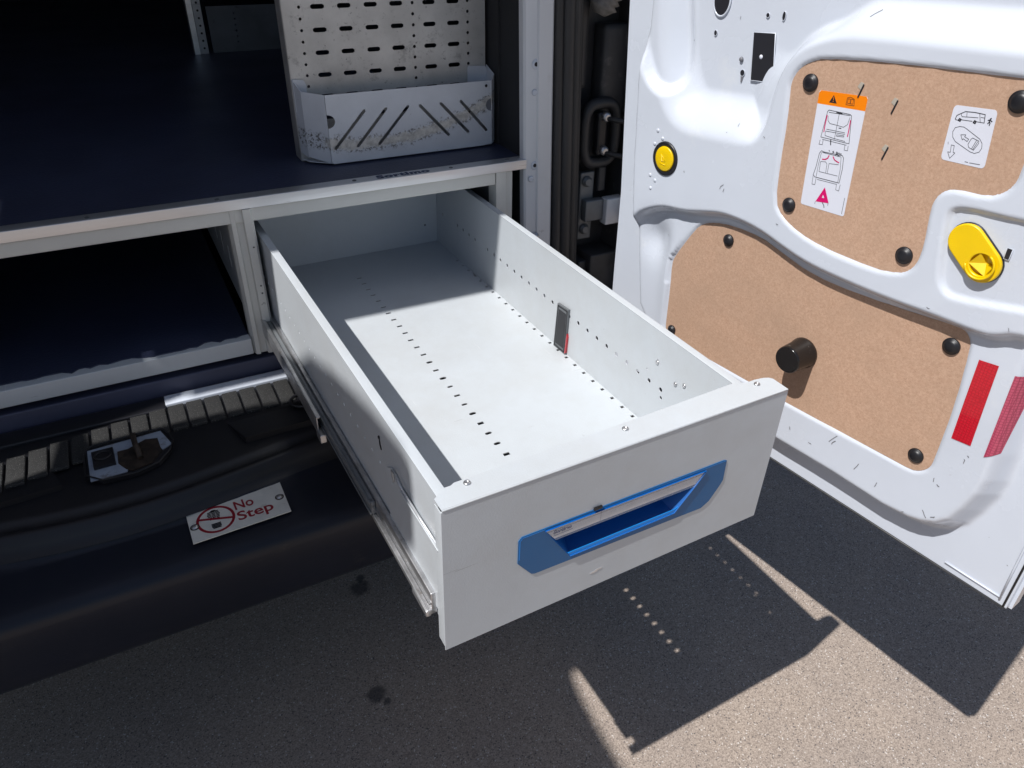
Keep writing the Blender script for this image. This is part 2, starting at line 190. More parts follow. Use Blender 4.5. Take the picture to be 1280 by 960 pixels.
# asphalt: fine pale aggregate
asph, a_ = mat('worn_pale_asphalt', (.34,.31,.285), .85, spec=.3)
n1 = a_['noise'](330, 4, .75); r1 = a_['ramp'](n1.outputs[0], .33, .68, (.20,.160,.134,1), (.49,.405,.338,1))
n2 = a_['noise'](150, 3, .6); r2 = a_['ramp'](n2.outputs[0], .70, .76)
n3 = a_['noise'](1.7, 4, .6); r3 = a_['ramp'](n3.outputs[0], .35, .7)
va = a_['N'].new('ShaderNodeTexVoronoi'); va.inputs['Scale'].default_value = 430; a_['L'].new(a_['mp'].outputs[0], va.inputs['Vector'])
sv = a_['N'].new('ShaderNodeSeparateColor'); a_['L'].new(va.outputs['Color'], sv.inputs[0])
st = a_['ramp'](sv.outputs[0], .05, .95, (.18,.150,.128,1), (.52,.44,.375,1))
xx = a_['N'].new('ShaderNodeMix'); xx.data_type = 'RGBA'; xx.inputs[0].default_value = .55; a_['L'].new(r1.outputs[0], xx.inputs[6]); a_['L'].new(st.outputs[0], xx.inputs[7])
sp2 = a_['ramp'](sv.outputs[1], .975, .985); spd = a_['mix'](sp2.outputs[0], xx.outputs[2], (.62,.58,.54))
sp3 = a_['ramp'](sv.outputs[2], .972, .98); spd2 = a_['mix'](sp3.outputs[0], spd, (.13,.115,.11))
c1 = a_['mix'](r2.outputs[0], spd2, (.09,.085,.085))
hs = a_['N'].new('ShaderNodeMix'); hs.data_type = 'RGBA'; hs.blend_type = 'MULTIPLY'; hs.inputs[0].default_value = 1
a_['L'].new(c1, hs.inputs[6]); a_['L'].new(a_['mix'](r3.outputs[0], (.86,.86,.88), (1.07,1.04,1.0)), hs.inputs[7])
cur = hs.outputs[2]
sx = a_['N'].new('ShaderNodeSeparateXYZ'); a_['L'].new(a_['mp'].outputs[0], sx.inputs[0])
nd = a_['noise'](60, 3, .6)
for (ox, oy, orr) in ((.030,-.310,.020), (.0486,-.338,.009), (.0905,-.0087,.024), (.10,.02,.012), (.33,.10,.02), (-.6,-.9,.05), (.9,-1.6,.04)):
    ddx = mth(a_, 'SUBTRACT', sx.outputs[0], ox); ddy = mth(a_, 'SUBTRACT', sx.outputs[1], oy)
    rr = mth(a_, 'SQRT', mth(a_, 'ADD', mth(a_, 'MULTIPLY', ddx, ddx), mth(a_, 'MULTIPLY', ddy, ddy)))
    rr = mth(a_, 'ADD', rr, mth(a_, 'MULTIPLY_ADD', nd.outputs[0], .03, -.015))
    rm = a_['ramp'](rr, orr*.7, orr*1.25, (.75,.75,.75,1), (0,0,0,1)); cur = a_['mix'](rm.outputs[0], cur, (.05,.047,.05))
a_['L'].new(cur, a_['b'].inputs['Base Color'])
bp = a_['N'].new('ShaderNodeBump'); bp.inputs['Strength'].default_value = .45; bp.inputs['Distance'].default_value = .0012
a_['L'].new(va.outputs['Distance'], bp.inputs['Height']); a_['L'].new(bp.outputs[0], a_['b'].inputs['Normal'])

# ------------------------------------------------------------------ mesh helpers
class MB:
    def __init__(s): s.v = []; s.f = []; s.m = []; s.sm = []
    def face(s, pts, m=0, sm=False):
        i = len(s.v); s.v += [tuple(p) for p in pts]; s.f.append(tuple(range(i, i+len(pts)))); s.m.append(m); s.sm.append(sm)
    def box(s, x0, x1, y0, y1, z0, z1, m=0, T=None, bev=0.):
        b = min(bev, (x1-x0)*.45, (y1-y0)*.45, (z1-z0)*.45)
        bm = bmesh.new(); bmesh.ops.create_cube(bm, size=1)
        for v in bm.verts: v.co = Vector(((x0+x1)/2+v.co.x*(x1-x0), (y0+y1)/2+v.co.y*(y1-y0), (z0+z1)/2+v.co.z*(z1-z0)))
        if b > 0: bmesh.ops.bevel(bm, geom=bm.edges[:], offset=b, segments=2, affect='EDGES', profile=.7)
        s.addbm(bm, m, T, b > 0); return s
    def addbm(s, bm, m=0, T=None, sm=False):
        i = len(s.v); bm.verts.index_update()
        s.v += [tuple(T @ v.co) if T else tuple(v.co) for v in bm.verts]
        for f in bm.faces: s.f.append(tuple(i+v.index for v in f.verts)); s.m.append(m); s.sm.append(sm)
        bm.free()
    def addme(s, me, m=0, T=None, sm=False):
        i = len(s.v); s.v += [tuple(T @ v.co) if T else tuple(v.co) for v in me.vertices]
        for p in me.polygons: s.f.append(tuple(i+k for k in p.vertices)); s.m.append(m); s.sm.append(sm)
    def lathe(s, prof, n=24, m=0, T=None, caps=True, sm=True):      # prof: (r, h) pairs about local z
        i = len(s.v); T = T or Matrix()
        for r, h in prof:
            for k in range(n): s.v.append(tuple(T @ Vector((r*math.cos(2*math.pi*k/n), r*math.sin(2*math.pi*k/n), h))))
        for j in range(len(prof)-1):
            for k in range(n):
                a = i+j*n+k; b = i+j*n+(k+1) % n; s.f.append((a, b, b+n, a+n)); s.m.append(m); s.sm.append(sm)
        if caps:
            s.f.append(tuple(i+k for k in reversed(range(n)))); s.m.append(m); s.sm.append(False)
            e = i+(len(prof)-1)*n; s.f.append(tuple(e+k for k in range(n))); s.m.append(m); s.sm.append(False)
        return s
    def tube(s, pts, r, n=8, m=0, closed=False):
        pts = [Vector(p) for p in pts]; i = len(s.v); K = len(pts)
        for j, p in enumerate(pts):
            if closed: d = pts[(j+1) % K]-pts[j-1]
            else: d = pts[min(j+1, K-1)]-pts[max(j-1, 0)]
            d.normalize(); u = d.cross(Vector((.13,.21,1))).normalized(); q = d.cross(u)
            rr = r[j] if isinstance(r, (list, tuple)) else r
            for k in range(n): a = 2*math.pi*k/n; s.v.append(tuple(p+(u*math.cos(a)+q*math.sin(a))*rr))
        for j in range(K if closed else K-1):
            for k in range(n):
                a = i+j*n+k; b = i+j*n+(k+1) % n; j2 = ((j+1) % K-j)*n
                s.f.append((a, b, b+j2, a+j2)); s.m.append(m); s.sm.append(True)
        if not closed:
            s.f.append(tuple(i+k for k in range(n))); s.m.append(m); s.sm.append(False)
            e = i+(K-1)*n; s.f.append(tuple(e+k for k in range(n))); s.m.append(m); s.sm.append(False)
        return s
    def prism(s, poly, t0, t1, T=None, m=0, sm=False):              # polygon in local xy, between z = t0 and t1
        T = T or Matrix(); n = len(poly); i = len(s.v)
        for h in (t0, t1): s.v += [tuple(T @ Vector((x, y, h))) for x, y in poly]
        s.f.append(tuple(reversed(range(i, i+n)))); s.m.append(m); s.sm.append(False)
        s.f.append(tuple(range(i+n, i+2*n))); s.m.append(m); s.sm.append(False)
        for k in range(n): a = i+k; b = i+(k+1) % n; s.f.append((a, b, b+n, a+n)); s.m.append(m); s.sm.append(sm)
        return s
    def line(s, pts, wd, fn, m=0):                                  # flat stroke; fn maps 2-D to 3-D
        for (x0, y0), (x1, y1) in zip(pts[:-1], pts[1:]):
            dx, dy = x1-x0, y1-y0; l = math.hypot(dx, dy) or 1; px, py = -dy/l*wd/2, dx/l*wd/2; ex, ey = dx/l*wd*.3, dy/l*wd*.3
            s.face([fn(x0+px-ex, y0+py-ey), fn(x0-px-ex, y0-py-ey), fn(x1-px+ex, y1-py+ey), fn(x1+px+ex, y1+py+ey)], m)
    def build(s, name, mats, parent=None, fix=True):
        me = bpy.data.meshes.new(name); me.from_pydata(s.v, [], s.f)
        for m in (mats if isinstance(mats, (list, tuple)) else [mats]): me.materials.append(m)
        me.polygons.foreach_set('material_index', s.m); me.polygons.foreach_set('use_smooth', s.sm)
        if fix:
            bm = bmesh.new(); bm.from_mesh(me); bmesh.ops.recalc_face_normals(bm, faces=bm.faces); bm.to_mesh(me); bm.free()
        me.update()
        return link(name, me, parent)
def link(name, me, parent=None):
    o = bpy.data.objects.new(name, me); C.objects.link(o)
    if parent: o.parent = parent
    return o
def tag(o, label=None, cat=None, group=None, kind=None):
    if label: o['label'] = label
    if cat: o['category'] = cat
    if group: o['group'] = group
    if kind: o['kind'] = kind
    return o
def empty(name, loc=(0,0,0), mw=None):
    o = bpy.data.objects.new(name, None); C.objects.link(o); o.empty_display_size = .1
    if mw is not None: o.matrix_world = mw
    else: o.location = loc
    return o
def copy(o, parent, loc=None):
    c = o.copy(); C.objects.link(c); c.parent = parent
    if loc is not None: c.location = loc
    return c
def flat(outer, holes=(), t=.001, bev=0.):                           # sheet in xy with real holes, thickness t, centred on z = 0
    cu = bpy.data.curves.new('sheet', 'CURVE'); cu.dimensions = '2D'; cu.fill_mode = 'BOTH'; cu.extrude = t/2; cu.bevel_depth = bev; cu.bevel_resolution = 1
    for poly in [outer]+list(holes):
        sp = cu.splines.new('POLY'); sp.points.add(len(poly)-1)
        for p, (x, y) in zip(sp.points, poly): p.co = (x, y, 0, 1)
        sp.use_cyclic_u = True
    o = bpy.data.objects.new('sheet', cu); me = bpy.data.meshes.new_from_object(o); bpy.data.objects.remove(o); bpy.data.curves.remove(cu)
    return me
def text(body, size, bold=0., shear=0., ext=.00005, spacing=1.):
    cu = bpy.data.curves.new('t', 'FONT'); cu.body = body; cu.size = size; cu.extrude = ext; cu.offset = bold; cu.shear = shear; cu.space_character = spacing; cu.resolution_u = 6
    o = bpy.data.objects.new('t', cu); me = bpy.data.meshes.new_from_object(o); bpy.data.objects.remove(o); bpy.data.curves.remove(cu)
    return me
def circ(x, y, r, n=12, ry=None): return [(x+r*math.cos(2*math.pi*k/n), y+(ry or r)*math.sin(2*math.pi*k/n)) for k in range(n)]
def rect(x, y, w_, h): return [(x-w_/2, y-h/2), (x+w_/2, y-h/2), (x+w_/2, y+h/2), (x-w_/2, y+h/2)]
def slot(x0, y0, x1, y1, r, n=5):
    a = math.atan2(y1-y0, x1-x0); p = []
    for k in range(n+1): t = a-math.pi/2+math.pi*k/n; p.append((x1+r*math.cos(t), y1+r*math.sin(t)))
    for k in range(n+1): t = a+math.pi/2+math.pi*k/n; p.append((x0+r*math.cos(t), y0+r*math.sin(t)))
    return p
def chaikin(p, n=2):
    for _ in range(n):
        q = []
        for i in range(len(p)):
            a, b = p[i], p[(i+1) % len(p)]
            q += [(a[0]*.75+b[0]*.25, a[1]*.75+b[1]*.25), (a[0]*.25+b[0]*.75, a[1]*.25+b[1]*.75)]
        p = q
    return p
def axes(o, ex, ey, ez):                                             # columns = where local x, y, z go
    m = Matrix.Identity(4)
    for i, c in enumerate((ex, ey, ez)):
        for r in range(3): m[r][i] = c[r]
    m.translation = Vector(o); return m
YZ = lambda x: axes((x,0,0), (0,1,0), (0,0,1), (1,0,0))              # sheet whose plane is x = const
XZ = lambda y: axes((0,y,0), (1,0,0), (0,0,1), (0,-1,0))             # sheet whose plane is y = const
XY = lambda z: axes((0,0,z), (1,0,0), (0,1,0), (0,0,1))
def screw_mesh(r, mt, T):
    b = MB(); b.lathe([(r, 0), (r, r*.25), (r*.8, r*.5), (r*.42, r*.5), (r*.40, r*.15)], 14, 0, T); return b

# ------------------------------------------------------------------ ground
g = MB(); g.face([(-400,-400,0), (400,-400,0), (400,400,0), (-400,400,0)])
tag(g.build('ground', asph), kind='structure')

# ------------------------------------------------------------------ van
van = empty('cargo_van', (-.28, 2.4, 0))
tag(van, 'white cargo van with its rear doors swung open and dark cargo space', 'van')
VI = Matrix.Translation((.28, -2.4, 0))
def vb(name, b, mats, parent=None):                                  # world-coordinate mesh parented to the van
    o = b.build(name, mats, parent or van)
    if parent is None: o.location = (.28, -2.4, 0)
    return o
b = MB()
b.box(-1.36, .82, -.305, 6.0, 2.62, 2.68, bev=.003); vb('roof', b, white)
for x0, x1, ys_ in ((.80, .84, .02), (-1.40, -1.36, -.295)):  # left wall's added rearward length is there to keep sun off the sill
    b = MB(); b.box(x0, x1, ys_, 6.0, .42, 2.62, bev=.01); vb('side_wall', b, white)
for (x0, x1) in ((.535, .80), (-1.36, -1.10)):
    b = MB(); b.box(x0, x1, .125, 3.1, .70, 2.62); b.box(x0+.004 if x0 > 0 else x0, x1-.004 if x1 < 0 else .59, .02, .13, .60, 2.62); vb('inner_trim', b, dark)
b = MB(); b.box(-1.36, .80, 3.1, 3.16, .5, 2.62); vb('bulkhead', b, dark)
b = MB(); b.box(-1.36, .80, .02, 5.6, .60, .655); vb('load_floor', b, dark)
b = MB(); b.box(-1.36, .82, 4.6, 6.4, .5, 1.5, bev=.1); vb('bonnet', b, white)
b = MB(); b.box(-.215, .60, -.0350, -.004, .645, .6630, bev=.002); vb('sill', b, white)
b = MB(); b.box(-1.16, .60, .004, .05, .640, .6915, bev=.003); vb('sill_panel', b, sill_shade_m)  # coloured navy for the shade that lies on it
b = MB(); b.box(-1.16, -.2155, -.046, -.004, .64, .6625, bev=.003); vb('sill_shade_strip', b, black)  # black in place of the shaded rest of the white sill
for xw in (.70, -1.26):
    b = MB(); T = axes((xw, 1.5, .40), (0,1,0), (0,0,1), (1,0,0))
    b.lathe([(.22,-.11), (.38,-.12), (.40,-.09), (.40,.09), (.38,.12), (.22,.11)], 40, 0, T); b.lathe([(.05,.125), (.22,.105), (.24,.09)], 30, 1, T)
    vb('rear_wheel', b, [rubber, steel])
# rear pillars: pressed channel (left strip angled, right strip towards the viewer)
def pillar(sx_, ox):
    b = MB(); prof = [(.533,.02), (.533,.004), (.5365,.0), (.5575,-.003), (.5605,-.0065), (.590,-.006), (.5945,-.002), (.596,.06), (.66,.06), (.66,.12)]
    for (xa, ya), (xb, yb_) in zip(prof[:-1], prof[1:]):
        for k in range(24):
            z0 = .60+k*.085; z1 = z0+.085
            lean = lambda z: (z-1.0)*(-.026)
            f = lambda x, y, z: (ox+sx_*(x+lean(z)+(.004*(z-1) if x > .55 and x < .565 else 0)), y, z)
            b.face([f(xa,ya,z0), f(xb,yb_,z0), f(xb,yb_,z1), f(xa,ya,z1)], 0, True)
    return b
o = vb('rear_pillar', pillar(1, 0), body_white)
pil_holes = MB()
for (x, z, r, dk) in ((.5530,1.186,.0038,1), (.5510,1.1356,.004,0), (.5555,.9942,.0035,1), (.5475,.9676,.0042,0), (.548,1.33,.003,1), (.556,1.27,.0016,1)):
    T = axes((x, -.0035, z), (1,0,0), (0,0,1), (0,-1,0))
    if dk: pil_holes.lathe([(r*1.1,-.001), (r,.0004)], 12, 0, T); pil_holes.lathe([(r*2.6,-.001), (r*2.4,.0002), (r*1.3,.0006)], 16, 1, T, caps=False)
    else: pil_holes.lathe([(r*1.6,-.001), (r*1.3,.0012), (r*.8,.0018), (r*.5,.0010)], 12, 1, T)
tag(pil_holes.build('pillar_holes', [ink, white], o), kind='stuff')
b = MB(); T = axes((.559, -.008, .8433), (1,0,0), (0,0,1), (0,-1,0)); b.lathe([(.0085,0), (.0085,.002), (.0055,.0025), (.0055,.0065), (.004,.008)], 14, 0, T); b.build('pillar_bolt', steel, o)
vb('rear_pillar', pillar(-1, -.56), white)
b = MB(); b.box(-1.13, .57, .0, .08, 2.45, 2.62, bev=.01); vb('roof_header', b, white)
# rubber door seal: three vertical beads beside the pillar
b = MB()
for (xo, yo, r) in ((.611,.006,.0115), (.630,.002,.013), (.650,.008,.011), (.664,.02,.009)):
    b.tube([(xo-(z-1.0)*.035, yo, z) for z in (.55,.8,1.05,1.3,1.6,2.0,2.6)], r, 10)
b.box(.592, .67, .02, .05, .55, .78); b.box(.588,.665,.02,.05,.78,1.05); b.box(.58,.655,.02,.05,1.05,1.35)
vb('door_seal', b, rubber)
# jamb cavity with bolted hinge arm, cable grommet, bellows
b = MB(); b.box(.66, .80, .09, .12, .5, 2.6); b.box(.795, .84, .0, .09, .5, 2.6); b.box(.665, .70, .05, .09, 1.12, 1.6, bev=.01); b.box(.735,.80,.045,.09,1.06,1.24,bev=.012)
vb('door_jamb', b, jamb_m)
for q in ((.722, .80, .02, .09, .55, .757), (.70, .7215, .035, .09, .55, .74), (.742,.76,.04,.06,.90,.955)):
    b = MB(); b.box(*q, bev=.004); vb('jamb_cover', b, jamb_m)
b = MB(); b.box(.700, .735, .048, .062, .79, .945, bev=.003)
for z in (.815, .925): b.lathe([(.012,0), (.012,.003), (.0075,.0035), (.0075,.009)], 12, 0, axes((.715,.047,z), (1,0,0), (0,0,1), (0,-1,0)))
hb = vb('hinge_bracket', b, dimgrey)
b = MB(); b.box(.705, .752, .028, .046, .838, .886, bev=.003, m=1); b.box(.752, .83, .016, .04, .828, .888, bev=.003); b.box(.80,.845,-.12,.02,.835,.87,bev=.004)
vb('hinge_arm', b, [body_white, dimgrey])
b = MB(); b.box(.792, .806, -.012, .02, .60, .795, bev=.003); b.box(.812, .83, -.03, .0, .60, .80, bev=.003); vb('quarter_panel_edge', b, white)
ring = [(.733+.040*s*(abs(math.cos(t))**.55)*math.copysign(1, math.cos(t)), .036, 1.030+.062*(abs(math.sin(t))**.62)*math.copysign(1, math.sin(t))) for s in (1,) for t in [2*math.pi*k/36 for k in range(36)]]
b = MB(); b.tube(ring, .0115, 8, closed=True); b.prism([(p[0], p[2]) for p in ring], -.012, 0, axes((0,.05,0), (1,0,0), (0,0,1), (0,-1,0)))
gro = vb('cable_grommet', b, rubber)
b = MB(); b.box(.722,.745,.026,.046,.985,1.075,bev=.006)
for z in (1.066, .996): b.lathe([(.011,-.004), (.010,.008), (.006,.012)], 12, 1, axes((.738,.028,z), (1,0,0), (0,0,1), (0,-1,0)))
b.build('cable_clamp', [black, steel], gro)
for z in (1.064, .992):
    b = MB(); b.tube([(.738,.02,z), (.76,.005,z-.004), (.79,-.02,z-.008), (.83,-.06,z-.01)], .0055, 8); b.build('door_cable', rubber, gro)
b = MB(); pts = []; rr = []
for k in range(29): pts.append((.705+.0022*k, .028-.0007*k, 1.262+.0052*k)); rr.append(.030 if k % 2 else .023)
rr[0] = .012; rr[1] = .018; b.tube(pts, rr, 16); vb('door_wiring_bellows', b, M_('grey_bellows_rubber', (.20,.19,.18), .55, vary=.3, vscale=60))

# bumper: lofted profile with a grained tread, drip lip and skirt
def bulge(x): return -.052*math.exp(-((x+.31)/.26)**2)
prof_t = [(-.02,.655,0), (-.050,.656,0), (-.118,.656,.1), (-.130,.652,.2), (-.150,.650,.4), (-.185,.644,1), (-.195,.642,1), (-.201,.630,1), (-.206,.634,1), (-.213,.640,1), (-.222,.636,1), (-.228,.620,1), (-.234,.612,1), (-.243,.607,1)]
prof_b = [(-.243,.607,1), (-.262,.6035,.5), (-.30,.602,.1), (-.345,.599,0), (-.372,.594,0), (-.384,.588,0), (-.390,.578,0), (-.391,.566,0), (-.386,.53,0), (-.376,.48,0), (-.366,.445,0), (-.355,.430,0), (-.30,.415,0), (-.15,.40,0), (.05,.40,0)]
def loft(prof, name, m, parent=None):
    b = MB(); xs = [-1.36+.03*k for k in range(73)]; n = len(prof)
    for x in xs:
        cv = .05*((x+.28)/1.08)**4
        for (y, z, k) in prof: b.v.append((x, y+bulge(x)*k+cv*(1 if y < -.2 else 0), z))
    for i in range(len(xs)-1):
        for j in range(n-1): a = i*n+j; b.f.append((a, a+1, a+1+n, a+n)); b.m.append(0); b.sm.append(True)
    return vb(name, b, m, parent)
bump = loft(prof_b, 'rear_bumper', bumper_m)
tb = loft(prof_t, 'bumper_tread', black)
b = MB(); b.box(-.0135, .0135, -.078, .0, 0, .0065, bev=.002); pad = b.build('tread_pad', tread, tb)
xs = [-.3555+.0312*k for k in range(-24, 28)]
for i, x in enumerate(xs):
    o = pad if i == 0 else copy(pad, tb); o.location = (x, -.041-.055*max(0, min(1, (-.2-x)/.3))**1.3, .6555)
b = MB(); ringp = [(.012+.024*math.cos(2*math.pi*k/24), -.128+.022*math.sin(2*math.pi*k/24), .6625) for k in range(24)]
b.tube(ringp, .003, 8, closed=True); b.prism([(p[0], p[1]) for p in ringp], .6590, .6600); b.build('tread_plug', black, tb)
for poly in ([(-.62,-.140), (-.40,-.138), (-.385,-.190), (-.60,-.200)], [(-.125,-.134), (.10,-.130), (.10,-.186), (-.105,-.192)]):
    b = MB(); b.prism(poly, .640, .6575); b.build('tread_shoulder', black, tb)
# latch pocket in the tread
lat = empty('latch_pocket'); lat.parent = tb
LT = axes((-.285,-.158,.6615), (1,.02,0), (-.02,.985,.16), (0,-.16,.985))
def lp(b, poly, t0, t1, m=0): b.prism(poly, t0, t1, LT, m)
b = MB(); rim = chaikin([(-.068,-.045), (-.064,.032), (-.05,.038), (.052,.040), (.062,.032), (.072,-.006), (.030,-.052)], 1)
b.tube([LT @ Vector((x, y, .004)) for x, y in rim], .0014, 6, closed=True); lp(b, rim, -.006, .0005); b.build('latch_rim', black, lat)
b = MB(); lp(b, [(-.061,-.041), (-.059,.030), (.054,.034), (.066,-.004), (.050,-.012), (.045,.006), (-.016,.010), (-.018,-.018), (.0,-.024), (-.008,-.041)], .0005, .0022); b.build('latch_plate', lockw, lat)
b = MB(); lp(b, [(-.016,.010), (.0,.010), (.028,.022), (.047,.018), (.048,-.006), (.050,-.014), (.03,-.036), (.0,-.042), (-.008,-.036), (-.018,-.018)], .0006, .0028); b.build('latch_cavity', rust, lat)
b = MB(); b.tube([LT @ Vector(p) for p in ((.012,.038,.004), (.012,.028,.013), (.013,.004,.014), (.016,-.024,.008))], .0045, 8); b.tube([LT @ Vector(p) for p in ((.008,.034,.006), (.016,.034,.006))], .006, 8); b.build('striker_pin', rust, lat)
b = MB(); lp(b, rect(-.037,.000,.032,.038), .002, .008); b.tube([LT @ Vector((-.037+.012*math.cos(t), .004+.009*math.sin(t), .009)) for t in [2*math.pi*k/16 for k in range(16)]], .0016, 6, closed=True); b.build('latch_buffer', black, lat)

# ------------------------------------------------------------------ right rear door (pressed inner panel facing left)
dh = Vector((-.13917, .99027, 0)); dn = Vector((-.99027, -.13917, 0))
DM = axes((.739, -1.03, 0), (-dh.x, -dh.y, 0), (0,0,1), dn)
def P2(k): return np.array(D[k])
def sdf(poly, X, Y):
    p = np.array(poly); d = np.full(X.shape, 1e9); s = np.ones(X.shape)
    for i in range(len(p)):
        a = p[i]; c = p[i-1]; e = c-a; wx = X-a[0]; wy = Y-a[1]
        t = np.clip((wx*e[0]+wy*e[1])/(e@e+1e-12), 0, 1); d = np.minimum(d, (wx-e[0]*t)**2+(wy-e[1]*t)**2)
        c1 = Y >= a[1]; c2 = Y < c[1]; c3 = e[0]*wy > e[1]*wx
        s = np.where((c1 & c2 & c3) | (~c1 & ~c2 & ~c3), -s, s)
    return s*np.sqrt(d)
def sst(x): x = np.clip(x, 0, 1); return x*x*(3-2*x)
for k_ in ('upper_hollow', 'bowl_deep', 'recess', 'low_region'): D[k_] = chaikin(D[k_], 2)
lowb = chaikin(D['low_board'], 1); upb = chaikin(D['up_board'], 1)
def depth(A, Z):
    f = np.full(A.shape, .047)
    f += (.004)*np.exp(-((A-.30)/.25)**2)*0
    s = sst(1-sdf(D['low_region'], A, Z)/.015); f = f*(1-s)+.031*s
    wd = .046-.020*sst((A-.40)/.05)+.042*sst((A-.50)/.06); s = sst(-sdf(D['upper_hollow'], A, Z)/wd); f = f*(1-s)+.006*s
    s = sst(.2-sdf(D['bowl_deep'], A, Z)/.020); f = f-.017*s
    s = sst(.5-sdf(D['recess'], A, Z)/.007); f = f-.006*s
    s = sst(.6-sdf(lowb, A, Z)/.006); f = f-.0045*s
    s = sst(.6-sdf(upb, A, Z)/.006); f = f-.0055*s
    # shallow hollow round the lower board near the hinge side
    f -= .012*np.exp(-(((A-.70)/.03)**2+((Z-.955)/.035)**2))
    f += .005*np.exp(-(((A-.655)/.018)**2+((Z-.90)/.10)**2))*(sdf(lowb, A, Z) > .006)
    sf = sdf(D['face'], A, Z); k = sst(1-sf/.027)
    d = f*k
    d += .0007*np.sin(A*23+Z*9)*np.cos(Z*17-A*5)*k
    # raised hem along the bottom and outer edges
    return d
def d_at(a, z): return float(depth(np.array([a]), np.array([z]))[0])
av = np.arange(0, .849, .003); zv = np.concatenate([np.arange(.652, 1.375, .003), np.arange(1.39, 2.58, .03)])
A, Z = np.meshgrid(av, zv); Dd = depth(A, Z)
na, nz_ = len(av), len(zv)
lim = np.interp(Z, [.65,.85,.9945,1.31,1.6], [.824,.8268,.8274,.848,.862]); A = np.where(A > .79, .79+(A-.79)*(lim-.79)/.057, A)
V = np.stack([-A, Z, Dd], -1).reshape(-1, 3)
idx = np.arange(na*nz_).reshape(nz_, na)
F = np.stack([idx[:-1, :-1], idx[1:, :-1], idx[1:, 1:], idx[:-1, 1:]], -1).reshape(-1, 4)
me = bpy.data.meshes.new('rear_door'); me.from_pydata(V.tolist(), [], F.tolist()); me.materials.append(white)
me.polygons.foreach_set('use_smooth', [True]*len(me.polygons)); me.update()
door = link('rear_door', me, van); door['label'] = 'right rear door opened wide, white pressed inner panel with two hardboard covers'
door.matrix_world = Matrix.Translation((.28,-2.4,0)) @ DM
def db(name, b, mats, fix=True): return b.build(name, mats, door, fix)
F3 = lambda off: (lambda a, z: (-a, z, off))
b = MB()   # outer skin, returned edge, hem
b.prism([(.004,.645), (.004,2.6), (-.864,2.6), (-.862,1.6), (-.848,1.312), (-.8274,.9945), (-.8268,.85), (-.824,.645)], -.034, -.012); b.prism([(0,.6495), (0,2.585), (-.862,2.585), (-.860,1.6), (-.846,1.312), (-.8256,.9945), (-.825,.85), (-.822,.6495)], -.013, -.0015)
db('outer_skin', b, white)
b = MB(); b.tube([(-a, .6500, .0005) for a in (.003,.2,.4,.6,.82)], .0018, 6); b.tube([(-.004, z, .0005) for z in (.652,.9,1.4)], .0015, 6); db('seam_sealer', b, rubber)
b = MB(); b.tube([(-.012-.002*math.sin(z*9), z, .0012) for z in (.66,.72,.8,.9,1.1,1.4)], .0016, 6); b.tube([(-a, .664, .0012) for a in (.012,.03,.06,.09)], .0014, 6); db('hem_bead', b, white)
def board(name, poly, d):
    me = flat([(-a, z) for a, z in poly], (), .0022, .0006); b = MB(); b.addme(me, 0, XY(d)); return db(name, b, mdf)
zl = .0275; zu = .0425
board('cover_board', lowb, zl-.0005); board('cover_board', upb, zu-.0005)
def plug(a, z, d, r):
    b = MB(); b.lathe([(r,0), (r,.0018), (r*.93,.0030), (r*.80,.0032), (r*.78,.0040), (r*.5,.0056), (r*.15,.0062)], 28, 0, axes((-a,z,d), (1,0,0), (0,1,0), (0,0,1))); return b
first = None
for (a, z, d, r) in [(*D['plug_low'][0], zl+.0012, .0098), (*D['plug_low'][1], zl+.0012, .0085), (*D['plug_low'][2], zl+.0012, .0112), (*D['plug_low'][3], zl+.0012, .0108),
                     (*D['plug_up'][0], zu+.0012, .0112), (*D['plug_up'][1], zu+.0012, .0102), (*D['plug_up'][2], zu+.0012, .0112), (*D['plug_up'][3], zu+.0012, .0118)]:
    db('retaining_plug', plug(a, z, d, r), black)
# round door buffer on the lower board
ka, kz = D['knob'][0]
b = MB(); b.lathe([(.024,0), (.0235,.004), (.0222,.006), (.0210,.036), (.0200,.0395), (.0185,.0405), (.017,.0400)], 36, 0, axes((-ka-.002,kz+.002,zl+.001), (1,0,0), (0,1,0), (0,0,1))); db('door_buffer', b, gloss_black)
# round yellow button
ba, bz = D['button'][0]; bd = d_at(ba, bz)
b = MB(); T = axes((-ba,bz,bd-.002), (1,0,0), (0,1,0), (0,0,1)); b.lathe([(.0275,0), (.027,.004), (.0245,.0055), (.0205,.0045), (.020,.0035)], 36, 0, T); o = db('release_button_bezel', b, black)
b = MB(); b.lathe([(.0200,.003), (.0195,.0056), (.0180,.0062), (.010,.0066)], 36, 0, T)
for pts in ([(-.006,.007), (-.004,-.004), (.004,-.003), (-.001,.002), (-.006,.007)], [(-.007,-.008), (.006,-.009)]): b.tube([T @ Vector((x,y,.0068)) for x,y in pts], .0007, 5)
db('release_button', b, yellow)
